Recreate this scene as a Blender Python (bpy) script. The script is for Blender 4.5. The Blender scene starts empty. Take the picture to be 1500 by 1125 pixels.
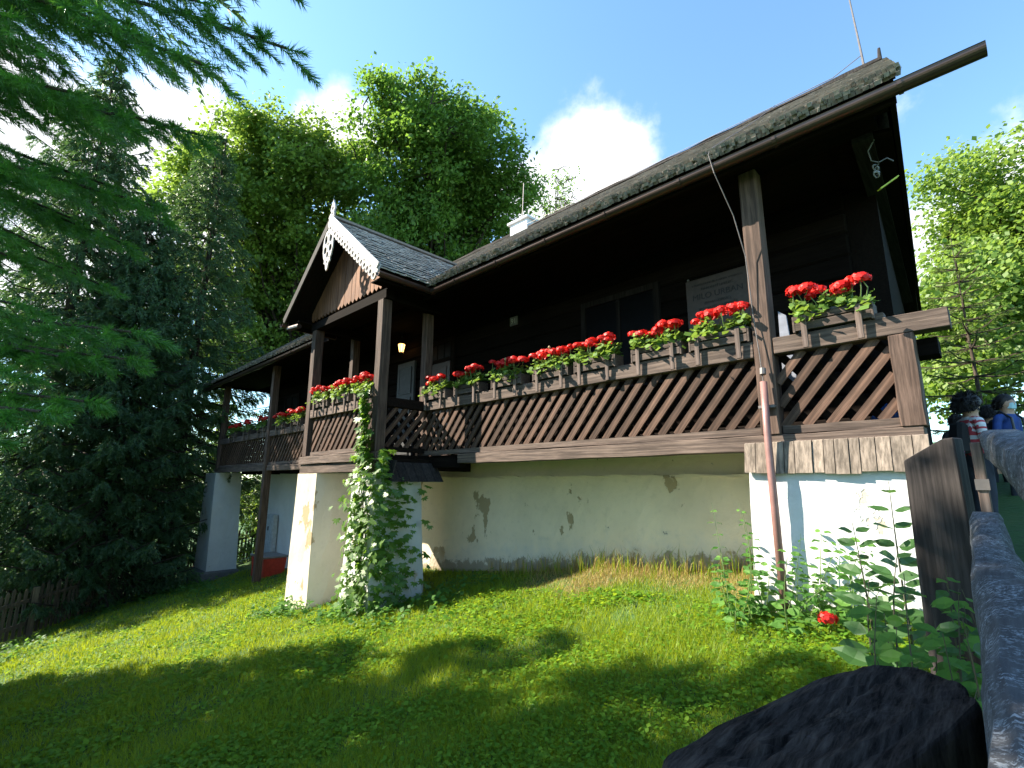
import bpy, math, random
import numpy as np
from mathutils import Vector, Matrix

random.seed(7); rng = np.random.default_rng(7)
sc = bpy.context.scene
COL = sc.collection

# ---------------------------------------------------------------- camera
YAW, PITCH, ROLL, FPX = 0.779416, 0.196277, 0.00444, 733.74
def cam_basis():
    cy, sy, cp, sp = math.cos(YAW), math.sin(YAW), math.cos(PITCH), math.sin(PITCH)
    f = Vector((-sy*cp, cy*cp, sp)); r = Vector((cy, sy, 0)); u = r.cross(f)
    c, s = math.cos(ROLL), math.sin(ROLL)
    return c*r + s*u, -s*r + c*u, f
_r, _u, _f = cam_basis()
cd = bpy.data.cameras.new('camera'); cam = bpy.data.objects.new('camera', cd); COL.objects.link(cam)
cd.sensor_width = 36; cd.lens = FPX/1500*36; cd.clip_start = 0.02; cd.clip_end = 3000
M = Matrix.Identity(4)
for i in range(3): M[i][0], M[i][1], M[i][2] = _r[i], _u[i], -_f[i]
cam.matrix_world = M
sc.camera = cam

# ---------------------------------------------------------------- sky, sun, exposure
SUN = Vector((-1.42, -1.0, 1.36)).normalized()          # towards the sun
EL = math.asin(SUN.z); AZ = math.atan2(SUN.x, SUN.y)
w = bpy.data.worlds.new('World'); sc.world = w; w.use_nodes = True
nt = w.node_tree; nt.nodes.clear()
def N(t, **k):
    n = nt.nodes.new(t)
    for a, b in k.items(): setattr(n, a, b)
    return n
L = lambda a, b: nt.links.new(a, b)
sky = N('ShaderNodeTexSky', sky_type='NISHITA', sun_disc=False, sun_elevation=EL, sun_rotation=AZ)
sky.air_density = 1.15; sky.dust_density = 0.5; sky.ozone_density = 1.2; sky.altitude = 600
tc = N('ShaderNodeTexCoord')
nz = N('ShaderNodeTexNoise'); nz.inputs['Scale'].default_value = 5.5; nz.inputs['Detail'].default_value = 9; nz.inputs['Roughness'].default_value = .58
nb = N('ShaderNodeTexNoise'); nb.inputs['Scale'].default_value = 1.7; nb.inputs['Detail'].default_value = 3
L(tc.outputs['Generated'], nz.inputs['Vector']); L(tc.outputs['Generated'], nb.inputs['Vector'])
def mth(op, a, b=None, c=None):
    n = N('ShaderNodeMath', operation=op)
    for i, v in enumerate((a, b, c)):
        if v is None: continue
        if isinstance(v, (int, float)): n.inputs[i].default_value = v
        else: L(v, n.inputs[i])
    return n.outputs[0]
def px_dir(x, y):
    v = _f*FPX + _r*(x-750) - _u*(y-562.5); return v.normalized()
# cumulus banks standing where they stand in this sky: (direction, angular radius)
CLOUDS = [(870,262,.17),(800,285,.10),(915,225,.07),(512,192,.09),(470,215,.09),(1365,335,.07),(1470,290,.11),(1400,400,.16),(215,250,.20),(110,330,.2),(330,330,.16),(20,200,.22),(320,200,.07)]
acc = None
for cx, cy, rad in CLOUDS:
    d = px_dir(cx, cy)
    vm = N('ShaderNodeVectorMath', operation='DISTANCE'); L(tc.outputs['Generated'], vm.inputs[0]); vm.inputs[1].default_value = d
    v = mth('SUBTRACT', 1.0, mth('DIVIDE', vm.outputs['Value'], rad*1.02))
    acc = v if acc is None else mth('MAXIMUM', acc, v)
far = mth('SUBTRACT', mth('MULTIPLY', nb.outputs['Fac'], 2.2), 1.62)      # scattered clouds in the rest of the sky
acc = mth('MAXIMUM', acc, far)
dens = mth('ADD', mth('MAXIMUM', acc, -.9), mth('MULTIPLY', mth('SUBTRACT', nz.outputs['Fac'], .5), 2.3))
mr = N('ShaderNodeMapRange', interpolation_type='SMOOTHSTEP'); L(dens, mr.inputs[0]); mr.inputs[1].default_value = .02; mr.inputs[2].default_value = .62
mx = N('ShaderNodeMix', data_type='RGBA'); L(mr.outputs[0], mx.inputs[0]); L(sky.outputs[0], mx.inputs[6]); mx.inputs[7].default_value = (4.0, 4.1, 4.3, 1)
bg = N('ShaderNodeBackground'); bg.inputs[1].default_value = 0.118
L(mx.outputs[2], bg.inputs[0]); tint = N('ShaderNodeMix', data_type='RGBA', blend_type='MULTIPLY'); tint.inputs[0].default_value = 1; L(sky.outputs[0], tint.inputs[6]); tint.inputs[7].default_value = (.80, 1.0, 1.06, 1); L(tint.outputs[2], mx.inputs[6]); wo = N('ShaderNodeOutputWorld'); L(bg.outputs[0], wo.inputs[0])
sd = bpy.data.lights.new('sun', 'SUN'); sd.energy = 5.0; sd.angle = math.radians(.53); sd.color = (1, .91, .75)
so = bpy.data.objects.new('sun', sd); COL.objects.link(so); so.rotation_euler = (-SUN).to_track_quat('-Z', 'Y').to_euler()
sc.view_settings.view_transform = 'Standard'; sc.view_settings.look = 'None'; sc.view_settings.gamma = 1; sc.view_settings.exposure = 1.75
sc.cycles.max_bounces = 6; sc.cycles.diffuse_bounces = 3; sc.cycles.transparent_max_bounces = 6

# ---------------------------------------------------------------- helpers
def unY(x, y, Y):                     # point of the photo on the plane y = Y (used to measure the place)
    v = px_dir(x, y); return v*(Y/v.y)
def at(x, y, d):                      # point of the photo at distance d
    return px_dir(x, y)*d
def sstep(a, b, v):
    t = np.clip((v-a)/(b-a), 0, 1); return t*t*(3-2*t)
def ground(x, y):
    x = np.asarray(x, float); y = np.asarray(y, float)
    xs = np.where(x > 3, 3+4*np.tanh((x-3)/4), np.where(x < -26, -26+8*np.tanh((x+26)/8), x))
    ys = np.where(y > 11, 11+6*np.tanh((y-11)/6), np.where(y < -4, -4+5*np.tanh((y+4)/5), y))
    b = .03*np.sin(x*1.3+.5)*np.cos(y*1.1)+.02*np.sin(x*2.9+y*2.3)
    return -1.03 + .118*(xs+2) + .2*(ys-5.3) + b*.8
gz = lambda x, y: float(ground(x, y))

def new_obj(name, me, mat=None, parent=None, label=None, cat=None, group=None, kind=None):
    o = bpy.data.objects.new(name, me); COL.objects.link(o)
    if mat is not None and me is not None and len(me.materials) == 0: me.materials.append(mat)
    if parent is not None: o.parent = parent
    for k, v in (('label', label), ('category', cat), ('group', group), ('kind', kind)):
        if v: o[k] = v
    return o
def empty(name, loc, label, cat, group=None, rz=0):
    o = new_obj(name, None, label=label, cat=cat, group=group); o.location = loc; o.rotation_euler.z = rz
    o.empty_display_size = .2; return o
def kid(o, parent):                   # parent an object that is built in world coordinates
    o.parent = parent; o.matrix_parent_inverse = Matrix.Translation(parent.location).inverted() if parent.type == 'EMPTY' and parent.rotation_euler.z == 0 else parent.matrix_basis.inverted()
    return o

class MB:
    def __init__(s): s.v = []; s.f = []
    def add(s, vs, fs):
        b = len(s.v); s.v += [tuple(q) for q in vs]; s.f += [tuple(b+i for i in q) for q in fs]; return s
    def box(s, x0, x1, y0, y1, z0, z1):
        return s.add([(x0,y0,z0),(x1,y0,z0),(x1,y1,z0),(x0,y1,z0),(x0,y0,z1),(x1,y0,z1),(x1,y1,z1),(x0,y1,z1)],
                     [(3,2,1,0),(4,5,6,7),(0,1,5,4),(1,2,6,5),(2,3,7,6),(3,0,4,7)])
    def hexa(s, bot, top):
        return s.add(list(bot)+list(top), [(3,2,1,0),(4,5,6,7),(0,1,5,4),(1,2,6,5),(2,3,7,6),(3,0,4,7)])
    def beam(s, p0, p1, wd, ht, up=(0,0,1)):
        p0, p1, up = Vector(p0), Vector(p1), Vector(up); d = (p1-p0).normalized(); a = d.cross(up).normalized()*wd/2; b = a.cross(d).normalized()*ht/2
        q = lambda p: [p-a-b, p+a-b, p+a+b, p-a+b]
        return s.add(q(p0)+q(p1), [(0,1,2,3),(7,6,5,4),(0,4,5,1),(1,5,6,2),(2,6,7,3),(3,7,4,0)])
    def tube(s, pts, rad, n=8, cap=True):
        pts = [Vector(p) for p in pts]; rad = rad if hasattr(rad, '__len__') else [rad]*len(pts); b = len(s.v); ref = None
        for i, p in enumerate(pts):
            d = (pts[min(i+1, len(pts)-1)]-pts[max(i-1, 0)]).normalized()
            if ref is None: ref = d.cross(Vector((.31,.17,.93))).normalized()
            a = (ref - d*ref.dot(d)).normalized(); ref = a; c = d.cross(a)
            for k in range(n):
                t = 2*math.pi*k/n; s.v.append(tuple(p+(a*math.cos(t)+c*math.sin(t))*rad[i]))
        for i in range(len(pts)-1):
            for k in range(n):
                k2 = (k+1) % n; s.f.append((b+i*n+k, b+i*n+k2, b+(i+1)*n+k2, b+(i+1)*n+k))
        if cap: s.f.append(tuple(b+k for k in reversed(range(n)))); s.f.append(tuple(b+(len(pts)-1)*n+k for k in range(n)))
        return s
    def prism(s, poly, off):          # poly: 3-d outline, extruded by the vector off
        n = len(poly); a = [Vector(p) for p in poly]; o = Vector(off)
        return s.add(a+[p+o for p in a], [tuple(reversed(range(n))), tuple(range(n, 2*n))]+[(i, (i+1) % n, n+(i+1) % n, n+i) for i in range(n)])
    def lathe(s, prof, c=(0,0,0), n=16):
        b = len(s.v)
        for r, z in prof:
            for k in range(n):
                t = 2*math.pi*k/n; s.v.append((c[0]+r*math.cos(t), c[1]+r*math.sin(t), c[2]+z))
        for i in range(len(prof)-1):
            for k in range(n):
                k2 = (k+1) % n; s.f.append((b+i*n+k, b+i*n+k2, b+(i+1)*n+k2, b+(i+1)*n+k))
        s.f.append(tuple(b+k for k in reversed(range(n)))); s.f.append(tuple(b+(len(prof)-1)*n+k for k in range(n)))
        return s
    def mesh(s, name='m', smooth=False, bevel=0):
        me = bpy.data.meshes.new(name); me.from_pydata(s.v, [], s.f); me.update()
        if bevel:
            import bmesh
            bm = bmesh.new(); bm.from_mesh(me); bmesh.ops.recalc_face_normals(bm, faces=bm.faces)
            bmesh.ops.bevel(bm, geom=bm.edges[:], offset=bevel, segments=1, affect='EDGES', clamp_overlap=True); bm.to_mesh(me); bm.free()
        if smooth: me.polygons.foreach_set('use_smooth', [True]*len(me.polygons))
        return me
    def build(s, name, mat, parent=None, smooth=False, bevel=0, **k):
        o = new_obj(name, s.mesh(name, smooth, bevel), mat, **k)
        if parent is not None: kid(o, parent) if parent.type == 'EMPTY' else setattr(o, 'parent', parent)
        return o

def np_mesh(name, V, F):              # F: (m,k) index array, all faces alike
    V = np.asarray(V, np.float32).reshape(-1, 3); F = np.asarray(F, np.int32); m, k = F.shape
    me = bpy.data.meshes.new(name); me.vertices.add(len(V)); me.vertices.foreach_set('co', V.ravel())
    me.loops.add(m*k); me.loops.foreach_set('vertex_index', F.ravel())
    me.polygons.add(m); me.polygons.foreach_set('loop_start', np.arange(0, m*k, k, dtype=np.int32)); me.polygons.foreach_set('loop_total', np.full(m, k, np.int32))
    me.update(calc_edges=True); return me
def nrm(a): return a/np.maximum(np.linalg.norm(a, axis=-1, keepdims=True), 1e-9)
def leaves_np(c, d, n, ln, wd, fold=.15):   # leaf quads: base, side, tip, side (slightly folded)
    d = nrm(d); s = nrm(np.cross(d, n)); n = np.cross(s, d); ln = np.broadcast_to(np.asarray(ln, float).reshape(-1, 1), (len(c), 1)); wd = np.broadcast_to(np.asarray(wd, float).reshape(-1, 1), (len(c), 1))
    V = np.stack([c, c+d*ln*.45+s*wd*.5+n*wd*fold, c+d*ln, c+d*ln*.45-s*wd*.5+n*wd*fold], 1)
    return V.reshape(-1, 3), np.arange(len(c)*4).reshape(-1, 4)
def needles_np(p0, p1, n, nl, nw, spread=.9, flat=None):
    S = len(p0); ax = nrm(p1-p0); ln = np.linalg.norm(p1-p0, axis=1)
    t = (np.arange(n)[None, :]+rng.random((S, n)))/n
    ref = nrm(np.cross(ax, np.array([.123, .456, .88]))); ref2 = np.cross(ax, ref)
    a = rng.random((S, n))*2*np.pi
    perp = ref[:, None]*np.cos(a)[..., None]+ref2[:, None]*np.sin(a)[..., None]
    base = p0[:, None]+ax[:, None]*(t*ln[:, None])[..., None]
    d = nrm(ax[:, None]*(1.0+.6*t[..., None]**2)+perp*spread)
    L_ = nl*(.75+.5*rng.random((S, n)))[..., None]*(1-.35*t[..., None]**3)
    sd = nrm(np.cross(d, rng.normal(size=(S, n, 3))))*nw*.5
    V = np.stack([base+sd, base-sd, base+d*L_], 2).reshape(-1, 3)
    return V, np.arange(S*n*3).reshape(-1, 3)

# ---------------------------------------------------------------- materials
def mat_base(name):
    m = bpy.data.materials.new(name); m.use_nodes = True; t = m.node_tree
    return m, t, t.nodes['Principled BSDF'], t.nodes['Material Output']
def tex_noise(t, scale, detail=5, rough=.55, coord='Object', vscale=None):
    c = t.nodes.new('ShaderNodeTexCoord'); mp = t.nodes.new('ShaderNodeMapping'); n = t.nodes.new('ShaderNodeTexNoise')
    if vscale: mp.inputs['Scale'].default_value = vscale
    t.links.new(c.outputs[coord], mp.inputs[0]); t.links.new(mp.outputs[0], n.inputs['Vector'])
    n.inputs['Scale'].default_value = scale; n.inputs['Detail'].default_value = detail; n.inputs['Roughness'].default_value = rough
    return n
def ramp(t, fac, stops):
    r = t.nodes.new('ShaderNodeValToRGB'); e = r.color_ramp.elements
    while len(e) < len(stops): e.new(.5)
    for q, (p, c) in zip(e, stops): q.position = p; q.color = (*c, 1)
    t.links.new(fac, r.inputs[0]); return r
def bump(t, h, bs, strength=.4, dist=.01):
    b = t.nodes.new('ShaderNodeBump'); b.inputs['Strength'].default_value = strength; b.inputs['Distance'].default_value = dist
    t.links.new(h, b.inputs['Height']); t.links.new(b.outputs[0], bs.inputs['Normal']); return b
def mixc(t, fac, a, b, mode='MIX'):
    m = t.nodes.new('ShaderNodeMix'); m.data_type = 'RGBA'; m.blend_type = mode
    for i, v in ((0, fac), (6, a), (7, b)):
        if isinstance(v, (int, float)): m.inputs[i].default_value = v
        elif isinstance(v, tuple): m.inputs[i].default_value = (*v, 1)
        else: t.links.new(v, m.inputs[i])
    return m.outputs[2]
def wood(name, dark, light, axis='X', rough=.75, var=.35, gs=1.0, coord='Object'):
    m, t, b, o = mat_base(name); b.inputs['Specular IOR Level'].default_value = .05 if light[0] < .04 else .22
    vs = {'X': (1.2, 26, 26), 'Z': (26, 26, 1.2), 'Y': (26, 1.2, 26)}[axis]
    g = tex_noise(t, 1.6*gs, 6, .65, coord, vs); k = tex_noise(t, 2.3, 3, .5, coord)
    r = ramp(t, g.outputs['Fac'], [(.36, tuple(.5*x for x in dark)), (.44, dark), (.64, light)])
    c = mixc(t, .3, r.outputs[0], ramp(t, k.outputs['Fac'], [(.3, tuple(.55*x for x in light)), (.75, tuple(min(1, 1.25*x) for x in light))]).outputs[0], 'MIX')
    oi = t.nodes.new('ShaderNodeObjectInfo'); hs = t.nodes.new('ShaderNodeHueSaturation')
    mr = t.nodes.new('ShaderNodeMapRange'); t.links.new(oi.outputs['Random'], mr.inputs[0]); mr.inputs[3].default_value = 1-var; mr.inputs[4].default_value = 1+var
    t.links.new(mr.outputs[0], hs.inputs['Value']); t.links.new(c, hs.inputs['Color']); t.links.new(hs.outputs[0], b.inputs['Base Color'])
    b.inputs['Roughness'].default_value = rough; bump(t, g.outputs['Fac'], b, .5, .006); return m
def plain(name, col, rough=.6, metal=0, bumps=None, var=0):
    m, t, b, o = mat_base(name)
    n = tex_noise(t, bumps or 12, 5, .6)
    c = ramp(t, n.outputs['Fac'], [(.25, tuple(.7*x for x in col)), (.75, tuple(min(1, 1.2*x) for x in col))])
    t.links.new(c.outputs[0], b.inputs['Base Color']); b.inputs['Roughness'].default_value = rough; b.inputs['Metallic'].default_value = metal
    bump(t, n.outputs['Fac'], b, .15, .004); return m
def leaf_mat(name, dark, light, trans, tfac=.4, rough=.5, spec=.35):
    m, t, b, o = mat_base(name); g = t.nodes.new('ShaderNodeNewGeometry')
    r = ramp(t, g.outputs['Random Per Island'], [(0, dark), (.6, tuple((x+y)/2 for x, y in zip(dark, light))), (1, light)])
    t.links.new(r.outputs[0], b.inputs['Base Color']); b.inputs['Roughness'].default_value = rough; b.inputs['Specular IOR Level'].default_value = spec
    tr = t.nodes.new('ShaderNodeBsdfTranslucent'); tr.inputs[0].default_value = (*trans, 1)
    mx = t.nodes.new('ShaderNodeMixShader'); mx.inputs[0].default_value = tfac
    t.links.new(b.outputs[0], mx.inputs[1]); t.links.new(tr.outputs[0], mx.inputs[2]); t.links.new(mx.outputs[0], o.inputs[0]); return m
def plaster(name, col, patch, pthr=.62, stain=(.30,.26,.2), grime=None):
    m, t, b, o = mat_base(name)
    a = tex_noise(t, 1.1, 6, .6); f = tex_noise(t, 9, 5, .6); p = tex_noise(t, 1.7, 7, .62, vscale=(1, 1, .7)); q = tex_noise(t, 22, 3, .5)
    c = ramp(t, a.outputs['Fac'], [(.3, tuple(.86*x for x in col)), (.7, tuple(min(.86, 1.06*x) for x in col))]).outputs[0]
    c = mixc(t, ramp(t, f.outputs['Fac'], [(.55, (0,0,0)), (.8, (.45,.45,.45))]).outputs[0], c, tuple(.72*x for x in col))
    pm = ramp(t, p.outputs['Fac'], [(pthr, (0,0,0)), (pthr+.015, (1,1,1))]).outputs[0]
    c = mixc(t, pm, c, patch)
    cr = tex_noise(t, 4.5, 8, .7); cm = ramp(t, cr.outputs['Fac'], [(.685, (0,0,0)), (.71, (1,1,1))]).outputs[0]
    c = mixc(t, cm, c, stain)
    if grime:                                # damp, flaking band above the sloping ground
        co = t.nodes.new('ShaderNodeTexCoord'); sp = t.nodes.new('ShaderNodeSeparateXYZ'); t.links.new(co.outputs['Object'], sp.inputs[0])
        def mm(op, x, y):
            n_ = t.nodes.new('ShaderNodeMath'); n_.operation = op
            for i_, v_ in enumerate((x, y)):
                if isinstance(v_, (int, float)): n_.inputs[i_].default_value = v_
                else: t.links.new(v_, n_.inputs[i_])
            return n_.outputs[0]
        hgt = mm('ADD', mm('SUBTRACT', sp.outputs[2], mm('MULTIPLY', sp.outputs[0], .118)), .65)      # height above the ground
        n5 = tex_noise(t, 4.5, 9, .75); n6 = tex_noise(t, 1.0, 4, .6)
        e = mm('ADD', mm('MULTIPLY', hgt, -1.1), mm('ADD', n5.outputs['Fac'], .12))
        c = mixc(t, ramp(t, e, [(.12, (0,0,0)), (.42, (.45,.45,.45))]).outputs[0], c, (.56,.54,.50))
        c = mixc(t, ramp(t, e, [(.44, (0,0,0)), (.50, (.85,.85,.85))]).outputs[0], c, grime)
    t.links.new(c, b.inputs['Base Color']); b.inputs['Roughness'].default_value = .92; b.inputs['Specular IOR Level'].default_value = .15
    h = t.nodes.new('ShaderNodeMath'); h.operation = 'SUBTRACT'; t.links.new(f.outputs['Fac'], h.inputs[0]); t.links.new(pm, h.inputs[1])
    bump(t, h.outputs[0], b, .55, .015); return m

W_DARK = wood('wood_stained_dark', (.005,.0035,.003), (.011,.008,.0065), 'X', .85)  # dark timber taken nearly to black: the gallery's shade is put into the colour
W_DARKY = wood('wood_dark_shade_y', (.005,.0035,.003), (.011,.008,.0065), 'Y', .85)  # same shade-darkened timber, grain along y
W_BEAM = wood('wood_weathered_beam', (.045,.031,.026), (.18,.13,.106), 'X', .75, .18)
W_POST = wood('wood_weathered_post', (.034,.021,.016), (.14,.09,.07), 'Z', .75, .15)
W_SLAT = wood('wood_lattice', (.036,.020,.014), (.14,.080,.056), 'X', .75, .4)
W_SLATB = wood('wood_lattice_shade', (.006,.004,.0035), (.016,.011,.009), 'X', .8, .3)  # darker copy of the lattice wood, shade of the back layer painted in
W_SKIRT = wood('wood_grey_shingle', (.10,.08,.064), (.30,.24,.195), 'Z', .8, .22)
W_PLANK = wood('wood_gable_plank', (.09,.036,.018), (.30,.135,.066), 'Z', .7, .25)
W_GREY = wood('wood_fretwork_grey', (.34,.32,.32), (.62,.59,.58), 'X', .8, .1)
W_FENCE = wood('wood_old_fence', (.012,.010,.010), (.045,.038,.036), 'Z', .8, .2)
W_PICKET = wood('wood_picket', (.06,.045,.03), (.17,.13,.085), 'Z', .85, .3)
W_SHED = wood('wood_box', (.04,.028,.024), (.12,.088,.074), 'X', .75, .25)
M_WHITE = plaster('plaster_white', (.60,.60,.595), (.47,.40,.31), .655)
M_WORN = plaster('plaster_worn', (.64,.58,.46), (.40,.31,.19), .585)
M_WALL = plaster('plaster_cellar', (.80,.67,.50), (.40,.31,.19), .62, (.12,.10,.08), (.27,.22,.155))
M_STONE = plain('foundation_stone', (.12,.115,.11), .9, bumps=9)
M_GUTTER = plain('gutter_brown_metal', (.075,.048,.042), .32, .55, 3)
M_PIPE = plain('downpipe_red_metal', (.27,.14,.125), .45, .1, 6)
M_WIRE = plain('steel_wire', (.16,.14,.135), .55, .3)
M_BLACK = plain('black_plastic', (.012,.012,.013), .45)
M_CHIM = plaster('chimney_white', (.72,.72,.74), (.6,.58,.55), .8)
M_GLASS = plain('dark_glass', (.004,.004,.005), .35)
M_GLASS.node_tree.nodes['Principled BSDF'].inputs['Specular IOR Level'].default_value = .08
M_DOORG = plain('door_grey_paint', (.045,.045,.048), .6)
M_DOORB = plain('door_brown_paint', (.055,.025,.018), .5)
M_PLAQ = plain('plaque_stone', (.055,.036,.030), .5, bumps=20)
M_INK = plain('plaque_lettering', (.012,.010,.009), .6)
M_RED = plain('red_plastic', (.42,.045,.03), .45)
M_BARK = wood('bark', (.03,.022,.017), (.085,.065,.05), 'Z', .95, .1, 3)
M_BLUE = plain('blue_sheet', (.02,.14,.55), .5)

def shingle_mat(name, c0, c1, moss=False):
    m, t, b, o = mat_base(name); g = t.nodes.new('ShaderNodeNewGeometry')
    r = ramp(t, g.outputs['Random Per Island'], [(0, c0), (1, c1)]).outputs[0]
    n = tex_noise(t, 2, 6, .65); gr = tex_noise(t, 30, 4, .6)
    if moss:
        r = mixc(t, ramp(t, n.outputs['Fac'], [(.56, (0,0,0)), (.68, (.35,.35,.35))]).outputs[0], r, (.14,.125,.06))
        k = tex_noise(t, 1.3, 6, .7); r = mixc(t, ramp(t, k.outputs['Fac'], [(.64, (0,0,0)), (.67, (1,1,1))]).outputs[0], r, (.36,.15,.04))
    r = mixc(t, .35, r, ramp(t, gr.outputs['Fac'], [(.3, tuple(.4*x for x in c0)), (.7, c1)]).outputs[0])
    t.links.new(r, b.inputs['Base Color']); b.inputs['Roughness'].default_value = .7; bump(t, gr.outputs['Fac'], b, .6, .01); return m
M_SHIN = shingle_mat('roof_shingle', (.105,.09,.078), (.33,.29,.25), True)
M_SHIN2 = shingle_mat('dormer_shingle', (.25,.25,.26), (.62,.61,.61))

M_LEAF = leaf_mat('leaf_deciduous', (.055,.12,.022), (.14,.23,.04), (.24,.42,.05), .38)
M_LEAF2 = leaf_mat('leaf_bright', (.075,.145,.024), (.19,.27,.045), (.32,.47,.06), .38)
M_NEEDLE = leaf_mat('needle_spruce', (.03,.075,.032), (.085,.15,.055), (.15,.28,.06), .28, .45, .5)
M_NEEDLE_N = leaf_mat('needle_spruce_near', (.026,.095,.020), (.08,.21,.03), (.16,.42,.04), .35, .42, .5)
M_NEEDLE_L = leaf_mat('needle_larch', (.05,.085,.018), (.12,.16,.03), (.22,.32,.05), .35)
M_VINE = leaf_mat('leaf_vine', (.04,.11,.014), (.12,.22,.028), (.26,.45,.04), .38, .4, .5)
M_GER = leaf_mat('leaf_geranium', (.06,.13,.022), (.18,.28,.06), (.3,.45,.06), .3, .5)
M_SHRUB = leaf_mat('leaf_shrub', (.022,.065,.018), (.05,.12,.03), (.12,.28,.04), .3, .45)
M_WEED = leaf_mat('leaf_weed', (.035,.11,.02), (.10,.21,.04), (.22,.42,.05), .35, .55, .15)
M_GRASS = leaf_mat('grass_blade', (.06,.145,.010), (.23,.31,.014), (.50,.58,.02), .35, .5, .3)
M_CLOV = leaf_mat('leaf_clover', (.05,.14,.014), (.17,.29,.025), (.40,.56,.03), .40, .6, .12)
M_DRY = leaf_mat('grass_dry', (.30,.22,.07), (.50,.38,.14), (.45,.33,.1), .3)
M_PETAL = leaf_mat('petal_red', (.50,.008,.006), (.75,.02,.012), (.8,.03,.02), .25, .5)
M_STEM = plain('stem_green', (.14,.21,.06), .6)
M_STEMD = plain('stem_woody', (.05,.05,.028), .8)

# ---------------------------------------------------------------- ground
gx = np.concatenate([np.linspace(-900, -45, 14), np.linspace(-40, 12, 175), np.linspace(18, 900, 14)])
gy = np.concatenate([np.linspace(-900, -14, 12), np.linspace(-10, 30, 135), np.linspace(36, 900, 14)])
GX, GY = np.meshgrid(gx, gy); GZ = ground(GX, GY); nxg, nyg = len(gx), len(gy)
idx = np.arange(nxg*nyg).reshape(nyg, nxg)
F = np.stack([idx[:-1, :-1], idx[:-1, 1:], idx[1:, 1:], idx[1:, :-1]], -1).reshape(-1, 4)
m, t, b, o_ = mat_base('lawn_soil')
n1 = tex_noise(t, .9, 7, .65); n2 = tex_noise(t, 14, 5, .6)
c = ramp(t, n1.outputs['Fac'], [(.3, (.02,.06,.010)), (.55, (.035,.095,.014)), (.72, (.07,.11,.02))]).outputs[0]
c = mixc(t, ramp(t, n2.outputs['Fac'], [(.6, (0,0,0)), (.72, (1,1,1))]).outputs[0], c, (.05,.042,.025))
t.links.new(c, b.inputs['Base Color']); b.inputs['Roughness'].default_value = .95; bump(t, n2.outputs['Fac'], b, .6, .03)
gme = np_mesh('ground', np.stack([GX, GY, GZ], -1), F); gme.polygons.foreach_set('use_smooth', [True]*len(gme.polygons))
new_obj('ground', gme, m, kind='structure')

# ================================================================ the timber house
H = empty('timber_house', (-9, 6.2, gz(-9, 6.2)), 'dark timber house with a lattice gallery raised on white plastered pillars', 'house')
XR, XL = -0.25, -19.3                     # roof ends at the eave
YP = 5.0                                  # gallery rail plane
ZB, ZD, ZR = .30, .44, 1.35               # beam underside, deck, rail top
def part(name, mb, mat, parent=H, **k): return mb.build(name, mat, parent, **k)
def rough_box(mb, x0, x1, y0, y1, z0, z1, n=6, amp=.012):      # long beam along x with slightly uneven faces
    xs = np.linspace(x0, x1, n+1); b = len(mb.v); ph = random.random()*9
    for i, x in enumerate(xs):
        j = [random.uniform(-amp, amp) for _ in range(4)]
        mb.v += [(x, y0+j[0], z0+j[1]), (x, y1, z0+j[1]), (x, y1, z1+j[2]), (x, y0+j[3], z1+j[2])]
    for i in range(n):
        for k in range(4):
            k2 = (k+1) % 4; mb.f.append((b+i*4+k, b+(i+1)*4+k, b+(i+1)*4+k2, b+i*4+k2))
    mb.f.append((b, b+1, b+2, b+3)); q = b+n*4; mb.f.append((q+3, q+2, q+1, q)); return mb

# --- log walls behind the gallery
wx0, wx1, wy = -17.7, -.95, 6.2
for i in range(11):
    z0 = ZD+i*.255
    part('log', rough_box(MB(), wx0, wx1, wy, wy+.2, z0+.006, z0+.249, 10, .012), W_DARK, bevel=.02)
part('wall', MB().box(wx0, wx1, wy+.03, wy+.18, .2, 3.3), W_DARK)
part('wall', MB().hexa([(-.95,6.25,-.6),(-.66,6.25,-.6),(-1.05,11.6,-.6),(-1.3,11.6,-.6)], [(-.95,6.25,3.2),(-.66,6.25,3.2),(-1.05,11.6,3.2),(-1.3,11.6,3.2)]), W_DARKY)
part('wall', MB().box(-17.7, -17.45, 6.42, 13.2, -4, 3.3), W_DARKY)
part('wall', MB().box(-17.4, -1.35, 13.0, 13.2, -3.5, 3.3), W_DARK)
# doors, window and number plate in the log wall
def frame(mb, x0, x1, z0, z1, y, wd=.09, dp=.05):
    return mb.box(x0, x0+wd, y-dp, y, z0, z1).box(x1-wd, x1, y-dp, y, z0, z1).box(x0+wd, x1-wd, y-dp, y, z1-wd, z1)
d = part('door', MB().box(-9.74, -9.08, 6.13, 6.185, .45, 2.66), M_DOORG, bevel=.004)
for z0, z1 in ((.6,1.15),(1.28,1.83),(1.96,2.52)):
    part('panel', MB().box(-9.62, -9.20, 6.112, 6.129, z0, z1), M_DOORG, d, bevel=.008)
    part('moulding', MB().box(-9.645, -9.625, 6.108, 6.1295, z0-.02, z1+.02).box(-9.195, -9.175, 6.108, 6.1295, z0-.02, z1+.02).box(-9.625, -9.195, 6.108, 6.1295, z1, z1+.02).box(-9.625, -9.195, 6.108, 6.1295, z0-.02, z0), M_BLACK, d)
d = part('door', MB().box(-8.5, -7.85, 6.15, 6.19, .45, 2.45), M_DOORB)
part('door_frame', frame(MB(), -8.62, -7.73, .45, 2.95, 6.195), W_SLATB, d)
part('transom', MB().box(-8.52, -7.83, 6.13, 6.18, 2.45, 2.53), W_SLATB, d)
for i in range(3): part('pane', MB().box(-8.5+i*.225, -8.30+i*.225, 6.16, 6.175, 2.54, 2.85), M_GLASS, d)
for z0, z1 in ((.6,1.4),(1.55,2.35)): part('panel', MB().box(-8.4, -7.95, 6.135, 6.1495, z0, z1), M_DOORB, d, bevel=.01)
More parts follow.
